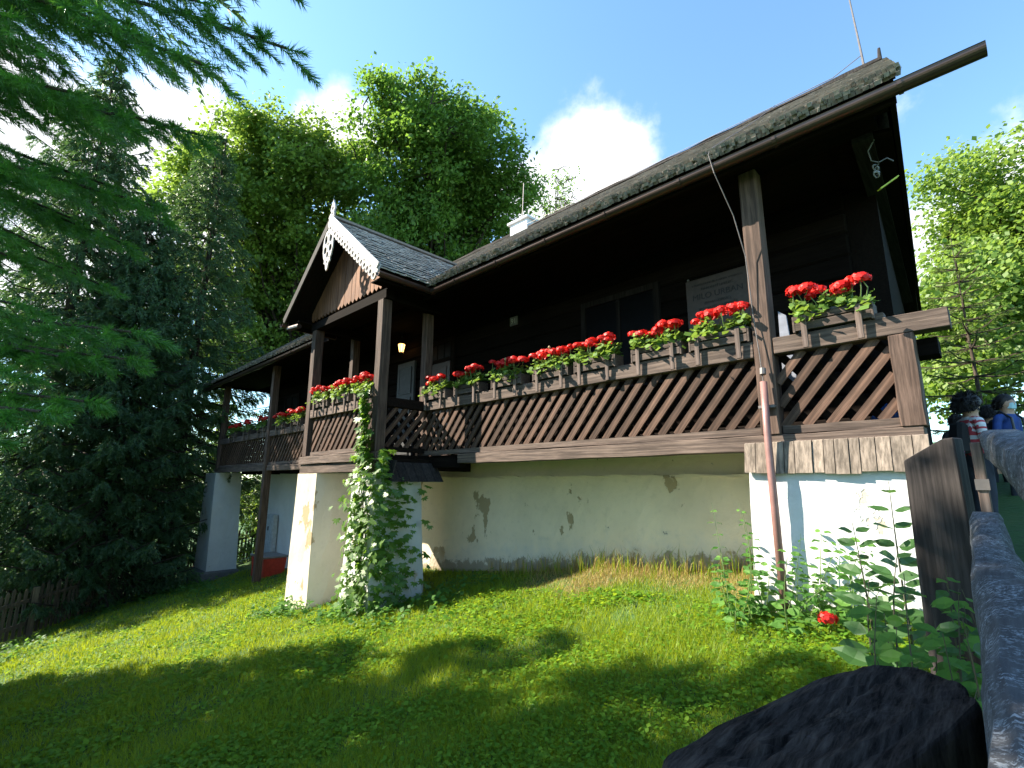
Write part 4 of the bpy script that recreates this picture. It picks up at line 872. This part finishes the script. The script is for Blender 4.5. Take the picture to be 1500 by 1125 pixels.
# weathered post close to the camera
def near_post():
    T = Vector((-.200, .815, -.298)); mb = MB(); m_ = 72; rings = []; chip = [random.uniform(-.014,.006) for _ in range(72)]
    for zz, q in ((-1.5,1.03),(-.5,1.0),(-.08,1.0),(-.012,1.0),(-.004,.985),(0,.965),(.001,.88),(.002,.76),(-.003,.64),(.004,.52),(.001,.4),(.005,.28),(.002,.16),(.004,.05)):
        ring = []
        for k in range(m_):
            th = 2*math.pi*k/m_; rr_ = q*(1+.03*math.sin(5*th+1)+.018*math.sin(11*th)+chip[k]); ca, sa = math.cos(th), math.sin(th)
            e = .58; x_ = math.copysign(abs(ca)**e, ca)*.305*rr_; y_ = math.copysign(abs(sa)**e, sa)*.088*rr_
            ring.append((x_, y_, zz+(random.uniform(-.0012,.0012)+.0015*math.sin(y_*130)+(-.010 if abs(y_-.02-.05*x_) < .006 and q < .9 else 0) if zz > -.03 else 0)))
        rings.append(ring)
    R_ = Matrix.Rotation(math.radians(79), 4, 'Z')
    mb.v = [tuple(T+R_ @ Vector(p)) for r_ in rings for p in r_]
    for i in range(len(rings)-1):
        for k in range(m_): mb.f.append((i*m_+k, i*m_+(k+1) % m_, (i+1)*m_+(k+1) % m_, (i+1)*m_+k))
    mb.f.append(tuple((len(rings)-1)*m_+k for k in range(m_)))
    m, t, b, o = mat_base('wood_post_top'); n1 = tex_noise(t, 30, 7, .7); n2 = tex_noise(t, 11, 7, .72, vscale=(11, 1.1, 1.1))
    c = ramp(t, n2.outputs['Fac'], [(.36, (.006,.0045,.004)), (.46, (.028,.021,.018)), (.68, (.085,.066,.056))]).outputs[0]; c = mixc(t, ramp(t, n1.outputs['Fac'], [(.66, (0,0,0)), (.74, (1,1,1))]).outputs[0], c, (.075,.07,.08))
    t.links.new(c, b.inputs['Base Color']); b.inputs['Roughness'].default_value = .95; b.inputs['Specular IOR Level'].default_value = .1; bump(t, n2.outputs['Fac'], b, 1, .012)
    o = mb.build('fence_post', m, label='dark weathered fence post top close to the camera', cat='post', smooth=False); return o
near_post()

# ================================================================ lawn grass
def grass(n, rmin, rmax, seed, h0, h1, name, mat, kind_filter=None, label='', w0=.0032):
    r_ = np.random.default_rng(seed); r = rmin*np.exp(r_.random(n)*math.log(rmax/rmin)); a = math.pi/2+.02+r_.random(n)*1.60
    x, y = r*np.cos(a), r*np.sin(a)
    keep = (y < 5.98) & (y > -1.0)
    keep &= ~((x > -1.86) & (y > 4.86)); keep &= ~((x > -7.6) & (x < -6.75) & (y > 3.95) & (y < 4.9)); keep &= ~((x > -9.55) & (x < -8.65) & (y > 3.95) & (y < 4.8))
    keep &= (x > -20.5) & (x < -.22)
    # worn bare patches
    worn = np.sin(x*3.1+1)*np.sin(y*3.7+.5)+.5*np.sin(x*7.3+y*5.1); keep &= (worn < 1.15) | (r_.random(n) < .35)
    if kind_filter is not None: keep &= kind_filter(x, y, r_)
    x, y, r = x[keep], y[keep], r[keep]; m = len(x); z = ground(x, y)
    sc_ = np.clip(r/2.6, 1, 5)**.75
    hh = r_.uniform(h0, h1, m)*(1+.35*np.sin(x*2.3+y*1.7)*np.sin(y*2.9-x))*np.clip(sc_, 1, 1.5); ww = w0*sc_*r_.uniform(.7, 1.4, m)
    th = r_.random(m)*2*np.pi; ln = r_.uniform(.2, .9, m)*hh; t2 = th+r_.normal(0, .6, m)+1.57
    P = np.stack([x, y, z-.01], 1); sd_ = np.stack([np.cos(t2), np.sin(t2), 0*x], 1)*ww[:, None]/2; tip = P+np.stack([np.cos(th)*ln, np.sin(th)*ln, hh], 1)
    V = np.stack([P-sd_, P+sd_, tip], 1).reshape(-1, 3); me = np_mesh(name, V, np.arange(m*3).reshape(-1, 3))
    return new_obj(name, me, mat, label=label, cat='grass', kind='stuff')
dryf = lambda x, y: sstep(-6.0, -4.6, x)*sstep(5.0, 5.5, y+.25*np.sin(x*2.7)+.15*np.sin(x*6.1))*.92
grass(600000, 1.6, 24, 5, .026, .072, 'grass', M_GRASS, lambda x, y, r_: r_.random(len(x)) > dryf(x, y), 'short mown green lawn grass in front of the house', .0040)
grass(330000, 4.5, 9.5, 6, .02, .06, 'dry_grass', M_DRY, lambda x, y, r_: (r_.random(len(x)) < dryf(x, y)*.8) & (y > 4.7), 'straw coloured dry grass along the foot of the cellar wall')
def clover(n, seed):
    r_ = np.random.default_rng(seed); r = 1.7*np.exp(r_.random(n)*math.log(16/1.7)); a = math.pi/2+.02+r_.random(n)*1.6; x, y = r*np.cos(a), r*np.sin(a)
    cl = np.sin(x*1.9+.3)*np.sin(y*2.3+1.1)+.6*np.sin(x*4.1-y*3.3); keep = (y < 5.1) & (y > -.6) & (x > -19) & (x < -.25) & (r_.random(n) < .8*sstep(-1.2, 1.2, cl)) & ~((x > -9.6) & (x < -6.7) & (y > 3.9)) & ~((x > -1.9) & (y > 4.8))
    x, y, r = x[keep], y[keep], r[keep]; m = len(x); C = np.stack([x, y, ground(x, y)+r_.uniform(.02, .065, m)], 1)
    nn = nrm(np.stack([r_.normal(0, .35, m), r_.normal(0, .35, m), np.ones(m)], 1)); dd = nrm(np.cross(nn, r_.normal(size=(m, 3)))); s_ = r_.uniform(.014, .034, m)*np.clip(r/3, 1, 2.0)
    V, F_ = leaves_np(C, dd, nn, s_, s_*.85, .1); return new_obj('clover', np_mesh('clover', V, F_), M_CLOV, label='clover and small weeds scattered through the lawn', cat='clover', kind='stuff')
clover(230000, 8)
def wisps(n, seed, x0, x1, y0, y1, h0, h1, name, mat, label):
    r_ = np.random.default_rng(seed); x = r_.uniform(x0, x1, n); y = r_.uniform(y0, y1, n); z = ground(x, y); hh = r_.uniform(h0, h1, n); th = r_.random(n)*6.28; ln = hh*r_.uniform(.1, .6, n)
    P = np.stack([x, y, z], 1); u = np.stack([np.cos(th), np.sin(th), 0*x], 1); sd_ = np.stack([-np.sin(th+.8), np.cos(th+.8), 0*x], 1)*.004
    m1 = P+u*(ln*.35)[:, None]+np.array([0,0,1])*(hh*.65)[:, None]; t1 = P+u*ln[:, None]+np.array([0,0,1])*(hh*.95)[:, None]
    V = np.stack([P-sd_, P+sd_, m1+sd_*.8, m1-sd_*.8, m1-sd_*.8, m1+sd_*.8, t1+sd_*.1, t1-sd_*.1], 1).reshape(-1, 3); b = np.arange(n)[:, None]*8
    return new_obj(name, np_mesh(name, V, np.concatenate([b+np.array([0,1,2,3]), b+np.array([4,5,6,7])])), mat, label=label, cat='grass', kind='stuff')
wisps(420, 3, -6.3, -1.9, 5.75, 5.97, .10, .32, 'tall_grass', M_DRY, 'tall dry grass stalks standing against the cellar wall')
wisps(260, 4, -5.4, -1.9, 5.6, 5.95, .10, .36, 'tall_grass', M_GRASS, 'tall green grass stalks standing against the cellar wall')

# ================================================================ climbing vine on the porch pillar
VN = empty('climbing_vine', G(-6.95, 3.85), 'green climbing vine covering the front porch pillar up to the rail', 'vine')
r_ = np.random.default_rng(44); C = []; Nn = []
def env(z):                                   # half width of the vine at height z
    return float(np.interp(z, [-2.0, -1.3, -.6, .0, .45, .9, 1.4], [.26, .42, .46, .40, .20, .10, .05]))
for i in range(1250):
    z = -1.95+3.4*r_.random()**1.05; hw = env(z); xc = float(np.interp(z, [-2, 0, .5, 1.45], [-6.95, -6.98, -7.02, -7.10])); k = r_.random()
    if k < .62: x = xc+r_.normal(0, .55)*hw; y = 3.90-abs(r_.normal(0, .07))+(.05 if z > .2 else 0)
    else: x = -6.74+abs(r_.normal(0, .10))+.05*r_.random(); y = 3.95+abs(r_.normal(0, .36)) if z < .1 else 3.96+.1*r_.random()
    if k >= .62 and z > .5: continue
    C.append((x, y, z)); Nn.append((r_.normal(-.1 if k < .62 else .6, .35), r_.normal(-.8 if k < .62 else -.3, .3), r_.uniform(.1, .9)))
C = np.array(C); Nn = nrm(np.array(Nn)); m = len(C); s_ = r_.uniform(.065, .115, m)
down = nrm(np.stack([r_.normal(0, .4, m), r_.normal(-.1, .2, m), -np.ones(m)*.75], 1)); side = nrm(np.cross(Nn, down)); down = np.cross(side, Nn)
VV = []; 
for a in (-1.35, -.68, 0, .68, 1.35):          # five leaflets
    dd = down*math.cos(a)+side*math.sin(a); V, F_ = leaves_np(C, dd, Nn+dd*.1, s_*(1-.12*abs(a)), s_*.42, -.12); VV.append(V)
V = np.concatenate(VV); kid(new_obj('foliage', np_mesh('foliage', V, np.arange(len(V)).reshape(-1, 4)), M_VINE, kind='stuff'), VN)
for j in range(4):
    pts = [(-6.9+.12*j-.2, 3.86, -2.0)]
    for z in np.linspace(-1.6, 1.3 if j == 1 else .3-.2*j, 8): pts.append((float(np.interp(z, [-2, 1.4], [-6.9+.1*j-.15, -7.08]))+r_.normal(0, .03), 3.90+r_.normal(0, .01), z))
    part('vine_stem', MB().tube(pts, .009, 5), M_STEMD, VN)

# ================================================================ shrubs and weeds
def leafy_stem(parent, base, tip, nl, lsize, mat, opp=True, seed=0, droop=.25, wfac=.62, start=.15, leaf_parts=True, stem_r=.008, curl=-.1):
    r_ = np.random.default_rng(seed); B_, T_ = np.array(base, float), np.array(tip, float); tt = np.linspace(0, 1, 7); pts = B_+(T_-B_)*tt[:, None]; pts[:, :2] += (.05*np.sin(tt*3.0))[:, None]*r_.normal(0, 1, 2); pts[0] = B_
    part('stem', MB().tube([tuple(p) for p in pts], [stem_r*(1.2-q) for q in tt], 5, False), M_STEMD if leaf_parts else M_STEM, parent)
    ax = nrm(T_-B_); allV = []
    for i in range(nl):
        f = start+(1-start)*(i+.3)/nl; p = np.array([np.interp(f, tt, pts[:, k]) for k in range(3)]); a0 = i*1.57+r_.normal(0, .25)
        for q in ((0, math.pi) if opp else (0,)):
            a = a0+q; e1 = nrm(np.cross(ax, [.3, .9, .1])); e2 = np.cross(ax, e1); d = nrm(e1*math.cos(a)+e2*math.sin(a)+ax*.35-np.array([0,0,droop])*r_.uniform(.4, 1.4)); n_ = nrm(ax*.6+np.array([0,-.75,.5])+r_.normal(0, .3, 3)); s = np.cross(d, n_); s /= np.linalg.norm(s); n_ = np.cross(s, d)
            L_ = lsize*r_.uniform(.75, 1.15)*(1.1-.55*f); W_ = L_*wfac; pp = p+d*.012
            # ovate leaf of eight points, folded along the midrib, tip curling down
            O = [pp, pp+d*L_*.18+s*W_*.34, pp+d*L_*.42+s*W_*.5, pp+d*L_*.72+s*W_*.3, pp+d*L_+n_*L_*curl, pp+d*L_*.72-s*W_*.3, pp+d*L_*.42-s*W_*.5, pp+d*L_*.18-s*W_*.34]
            mid = [pp+d*L_*.42-n_*W_*.13, pp+d*L_*.72-n_*W_*.10]
            V = np.array(O+mid); F_ = [(0,1,2,8),(8,2,3,9),(9,3,4),(0,8,6,7),(8,9,5,6),(9,4,5)]
            if leaf_parts: o = MB().add([tuple(v) for v in V], F_).build('leaf', mat, parent)
            else: allV.append(V)
    if not leaf_parts and allV:
        mb = MB()
        for V in allV: mb.add([tuple(v) for v in V], F_)
        o = mb.build('foliage', mat, parent); o['kind'] = 'stuff'
SH = empty('lilac_shrub', G(-.72, 3.6), 'young shrub with upright stems of pointed dark leaves before the white pillar', 'shrub')
for i, (px, py, bx, by, d_) in enumerate(((1302,705,1345,980,3.85),(1248,765,1290,985,3.8),(1318,800,1330,1000,3.6),(1275,850,1300,1000,3.5))):
    tp = unY(px, py, d_); bs = unY(bx, by, d_); zg = gz(bs.x, bs.y); bs = Vector((bs.x, bs.y, zg-.02))
    leafy_stem(SH, bs, tp, 10 if i < 2 else 8, .21, M_SHRUB, True, 70+i, .1, .58, .12)
BW = empty('broad_leaf_weed', G(-.42, 2.9), 'tangle of broad leaved green weeds below the lichen covered fence', 'weeds')
r_ = np.random.default_rng(5)
for i in range(24):
    px, py = r_.uniform(1250, 1440), r_.uniform(830, 1040); yy = r_.uniform(2.3, 3.4); tp = unY(px, py, yy); zg = gz(tp.x, tp.y); leafy_stem(BW, (tp.x+r_.normal(0,.05), tp.y+r_.normal(0,.05), zg-.02), tp, 8 if i % 2 else 9, r_.uniform(.11, .19), M_WEED if i % 3 else M_SHRUB, bool(i % 2), 100+i, .5, .62, .35, True, .006, -.2)
for i in range(7):
    px, py = r_.uniform(1400, 1450), r_.uniform(980, 1100); yy = r_.uniform(1.7, 2.3); tp = unY(px, py, yy); zg = gz(tp.x, tp.y); leafy_stem(BW, (tp.x, tp.y, zg-.02), tp, 6, .13, M_WEED, False, 150+i, .4, .5, .3, True, .006, -.2)
NW = empty('nettle_clump', G(-1.65, 4.6), 'tall green nettle clump around the downpipe foot', 'weeds')
for i in range(16):
    x, y = -1.66+r_.normal(0, .24), 4.62+r_.normal(0, .10); hh = r_.uniform(.3, .75) if i > 2 else r_.uniform(.9, 1.15); x = x if i > 2 else -1.86+.05*i
    leafy_stem(NW, (x, y, gz(x, y)-.02), (x+r_.normal(.03, .1), y-.03+r_.normal(0, .05), gz(x, y)+hh), 9, .13 if i > 2 else .10, M_WEED, True, 200+i, .35, .5, .12, False, .005, -.25)
AR = empty('arching_weed', G(-1.35, 4.7), 'arching green weed stems leaning over the white pillar foot', 'weeds')
for i in range(9):
    x = -1.5+.06*i; leafy_stem(AR, (x, 4.72, gz(x, 4.72)-.02), (x+.2+.18*r_.random(), 4.62, gz(x, 4.72)+r_.uniform(.2, .75)), 8, .085, M_WEED, True, 240+i, .5, .42, .2, False, .004, -.25)
for j, (x0, x1, y0, y1, nn_, nm, lb) in enumerate(((-7.9,-5.9,3.55,4.0,60,'ground_ivy','low green weeds around the foot of the vine pillar'),(-9.9,-8.4,3.5,3.95,46,'ground_ivy','low green weeds around the foot of the left porch pillar'),(-6.6,-5.6,4.2,5.4,44,'ground_ivy','dark leafy weeds in the shade behind the vine pillar'),(-18.2,-14.6,3.9,4.9,90,'ground_ivy','low weeds along the white end pillar and prop post'),(-16.6,-13.8,-.4,1.4,80,'ground_ivy','pale leafy weeds under the picket fence at the left edge'),(-19.5,-17.0,1.5,4.2,80,'ground_ivy','dark ground cover below the spruces along the fence'),(-1.55,-.55,4.45,4.85,22,'ground_ivy','low weeds along the white corner pillar'))):
    q = empty(nm, G((x0+x1)/2, (y0+y1)/2), lb, 'weeds', 'low weeds along the walls'); mbw = MB(); VV = []
    n = nn_*9; cx = np.repeat(r_.uniform(x0, x1, nn_), 9)+r_.normal(0, .06, n); cy = np.repeat(r_.uniform(y0, y1, nn_), 9)+r_.normal(0, .06, n); C = np.stack([cx, cy, ground(cx, cy)+np.repeat(r_.uniform(.03, .24, nn_), 9)*r_.uniform(.1, 1, n)], 1)
    N_ = nrm(np.stack([r_.normal(0, .4, n), r_.normal(-.2, .4, n), np.ones(n)], 1)); D_ = nrm(np.cross(N_, r_.normal(size=(n, 3)))); s_ = r_.uniform(.05, .11, n)
    V, F_ = leaves_np(C, D_, N_, s_, s_*.7, .1); kid(new_obj('foliage', np_mesh('foliage', V, F_), M_WEED, kind='stuff'), q)
fl = empty('poppy_flower', G(-1.12, 4.45), 'single red flower near the ground by the white pillar', 'flower')
fz = gz(-1.12, 4.45); o = new_obj('bloom', BL[1]); o.location = (-1.12, 4.45, fz+.12); o.scale = (1.25, 1.25, 1.1); kid(o, fl); part('stem', MB().tube([(-1.05,4.5,fz-.02),(-1.08,4.47,fz+.06),(-1.12,4.45,fz+.115)], .005, 5), M_STEM, fl)

# ================================================================ people on the path beyond the fence
def person(loc, rz, height, shirt, trousers, skin, hair_col, label, hair_puff=1.0, stripes=None, child=False, mask=False, cap=None, bag=None, strap=False, pocket=None):
    s = height/1.7; P = empty('person', loc, label, 'person', None, rz)
    vs = []; es = []; rad = []
    def v(x, y, z, r, par=None):
        vs.append((x*s, y*s, z*s)); rad.append(r*s); i = len(vs)-1
        if par is not None: es.append((par, i))
        return i
    pel = v(0,0,.92,.14); wai = v(0,.01,1.06,.125,pel); che = v(0,.0,1.25,.145,wai); sho = v(0,.01,1.38,.11,che); nek = v(0,-.005,1.45,.062,sho); jaw = v(0,-.022,1.52,.085,nek); hd = v(0,-.01,1.59,.118,jaw); tp = v(0,-.0,1.66,.088,hd)
    for sg in (1,-1):
        a = v(.16*sg,.015,1.38,.062,sho); b_ = v(.21*sg,.03,1.12,.048,a); c_ = v(.215*sg,-.05,.90,.036,b_); h = v(.215*sg,-.08,.83,.032,c_)
        for k in range(4): f1 = v((.215+.0)*sg, -.115+.022*k, .775, .0095, h); v(.212*sg, -.125+.022*k, .735-.006*abs(k-1.5), .008, f1)
        t1 = v(.19*sg,-.12,.80,.010,h); v(.185*sg,-.135,.77,.008,t1)
        l1 = v(.085*sg,0,.86,.095,pel); l2 = v(.095*sg,-.015,.50,.066,l1); l3 = v(.10*sg,.02,.10,.045,l2); v(.105*sg,-.10,.04,.04,l3)
    me = bpy.data.meshes.new('body'); me.from_pydata(vs, es, []); o = bpy.data.objects.new('body_tmp', me); COL.objects.link(o)
    md = o.modifiers.new('s', 'SKIN'); md.use_smooth_shade = True
    for i, q in enumerate(me.skin_vertices[0].data): q.radius = (rad[i], rad[i]*(.72 if i in (0,1,2,3) else 1)); q.use_root = (i == 0)
    o.modifiers.new('u', 'SUBSURF').levels = 2
    dg = bpy.context.evaluated_depsgraph_get(); bme = bpy.data.meshes.new_from_object(o.evaluated_get(dg)); bpy.data.objects.remove(o)
    bme.materials.clear()
    for m_ in (skin, shirt, trousers, M_BLACK, stripes or shirt): bme.materials.append(m_)
    for p in bme.polygons:
        x, y, z = [q/s for q in p.center]
        p.material_index = 3 if z < .09 else 2 if z < .97 and abs(x) < .19 else 1 if (z < 1.435 and (abs(x) < .17 or z > 1.13)) else 0
        if stripes and p.material_index == 1 and int(z*26) % 2: p.material_index = 4
        p.use_smooth = True
    # shape the face: nose, brow
    for q in bme.vertices:
        x, y, z = [c_/s for c_ in q.co]
        if y < -.07 and abs(x) < .018 and 1.555 < z < 1.60: q.co.y -= .016*s
    body = new_obj('body', bme, parent=P)
    hm = plain('hair_'+label[:8], hair_col, .6, bumps=60)
    mb = MB(); n = 18; rows = 10; rh = .105*hair_puff
    for i in range(rows+1):
        ph_ = math.pi*.72*i/rows
        for k in range(n):
            a = 2*math.pi*k/n; fr = max(0, -math.sin(a)); ph2 = ph_*(1-.42*fr); w_ = 1+random.uniform(-.05,.05)*(1 if hair_puff > 1 else .5)
            mb.v.append((rh*1.0*math.sin(ph2)*math.cos(a)*w_*s, (.008+rh*1.08*math.sin(ph2)*math.sin(a)*w_)*s, (1.600+rh*1.18*math.cos(ph2)*w_)*s))
    for i in range(rows):
        for k in range(n): mb.f.append((i*n+k, i*n+(k+1) % n, (i+1)*n+(k+1) % n, (i+1)*n+k))
    new_obj('hair', mb.mesh('hair', True), hm, parent=P)
    nS = 900; a_ = rng.random(nS)*2*np.pi; e_ = rng.uniform(-.55, 1.45, nS); fr_ = (np.sin(a_) < -.35) & (e_ < .75); a_ = np.where(fr_, a_+np.pi, a_)
    q_ = np.stack([np.cos(a_)*np.cos(e_), .05+np.sin(a_)*np.cos(e_), np.sin(e_)], 1); h0 = np.array([0, .008, 1.600])*s+q_*np.array([1, 1.06, 1.12])*rh*s*.93
    hd_ = nrm(q_*(.35 if hair_puff < 1.1 else .8)+np.array([0, .1, -.7])+rng.normal(0, .35, (nS, 3))); Vh, Fh = leaves_np(h0, hd_, q_+rng.normal(0, .2, (nS, 3)), .05*s*hair_puff, .014*s, .1)
    new_obj('hair_strands', np_mesh('hair_strands', Vh, Fh), hm, parent=P, kind='stuff')
    eye = MB().lathe([(.002,-.008),(.009,-.004),(.009,.004),(.002,.008)], n=8).mesh('eye', True); eye.materials.append(M_BLACK)
    ear = MB().lathe([(.004,-.03),(.016,-.018),(.018,.006),(.012,.028),(.003,.034)], n=8).mesh('ear', True); ear.materials.append(skin)
    for sg in (1,-1):
        e = new_obj('eye', eye, parent=P); e.location = (.033*sg*s, -.094*s, 1.603*s); e.scale = (s,s*.6,s); e = new_obj('ear', ear, parent=P); e.location = (.092*sg*s, 0, 1.59*s); e.scale = (s*.6,s,s)
    new_obj('mouth', MB().box(-.025*s,.025*s,-.092*s,-.084*s,1.528*s,1.536*s).mesh('mouth'), M_RED, parent=P)
    if mask: new_obj('face_mask', MB().hexa([(-.05*s,-.105*s,1.495*s),(.05*s,-.105*s,1.495*s),(.078*s,-.02*s,1.505*s),(-.078*s,-.02*s,1.505*s)], [(-.04*s,-.122*s,1.585*s),(.04*s,-.122*s,1.585*s),(.09*s,-.02*s,1.575*s),(-.09*s,-.02*s,1.575*s)]).mesh('face_mask', bevel=.008), plain('mask_blue', (.45,.68,.75), .7), parent=P)
    if cap:
        new_obj('cap', MB().lathe([(.108*s,0),(.106*s,.04*s),(.085*s,.085*s),(.03*s,.108*s)], (0,0,1.625*s), 16).mesh('cap', True), cap, parent=P); new_obj('cap_brim', MB().prism([(-.07*s,-.09*s,1.63*s),(.07*s,-.09*s,1.63*s),(.05*s,-.18*s,1.615*s),(-.05*s,-.18*s,1.615*s)], (0,0,.012*s)).mesh('cap_brim', bevel=.003), cap, parent=P)
    if bag:
        new_obj('backpack', MB().hexa([(-.14*s,.11*s,.98*s),(.14*s,.11*s,.98*s),(.13*s,.27*s,.98*s),(-.13*s,.27*s,.98*s)], [(-.12*s,.10*s,1.36*s),(.12*s,.10*s,1.36*s),(.10*s,.20*s,1.38*s),(-.10*s,.20*s,1.38*s)]).mesh('backpack', bevel=.03), bag, parent=P)
        if pocket: new_obj('bag_pocket', MB().hexa([(-.15*s,.20*s,.97*s),(.15*s,.20*s,.97*s),(.13*s,.32*s,.98*s),(-.13*s,.32*s,.98*s)], [(-.14*s,.20*s,1.14*s),(.14*s,.20*s,1.14*s),(.11*s,.30*s,1.15*s),(-.11*s,.30*s,1.15*s)]).mesh('bag_pocket', bevel=.025), pocket, parent=P)
    if strap:
        for sg in (1,-1): new_obj('strap', MB().tube([(.10*sg*s,.11*s,1.40*s),(.11*sg*s,.01*s,1.475*s),(.10*sg*s,-.115*s,1.36*s),(.11*sg*s,-.13*s,1.2*s),(.135*sg*s,-.08*s,1.06*s)], .016*s, 6).mesh('strap'), M_BLACK, parent=P)
    return P
SK = plain('skin', (.45,.27,.19), .55, bumps=30)
TROU = plain('trousers_dark', (.03,.035,.05), .85); NAVY = plain('shirt_blue', (.02,.06,.25), .8); WHT = plain('shirt_white', (.62,.62,.65), .8); STR = plain('stripe_red', (.45,.05,.07), .8); PINK = plain('pink_bag', (.55,.03,.26), .6); BLK = plain('cloth_black', (.012,.012,.014), .85)
def stand(px, py, Y, height, rz, *a, **k):      # crown of the head is where the photo shows it
    p = unY(px, py, Y); return person((p.x, p.y, p.z-height), rz, height, *a, **k)
stand(1416, 581, 7.6, 1.52, math.radians(125), WHT, TROU, SK, (.012,.009,.008), 'person with dark bushy hair, striped shirt and black and pink backpack beside the house', 1.28, STR, bag=BLK, pocket=PINK)
stand(1447, 596, 9.6, 1.5, math.radians(170), BLK, TROU, SK, (.02,.015,.012), 'person in a dark cap and black top standing between two others', 1.0, cap=BLK)
stand(1470, 580, 8.8, 1.47, math.radians(55), NAVY, TROU, SK, (.015,.011,.009), 'person in blue shirt with light face mask and backpack straps', 1.05, mask=True, strap=True, bag=BLK)
stand(1399, 608, 9.0, 1.38, math.radians(190), BLK, TROU, SK, (.02,.014,.010), 'person in black partly hidden beside the house corner', 1.0)
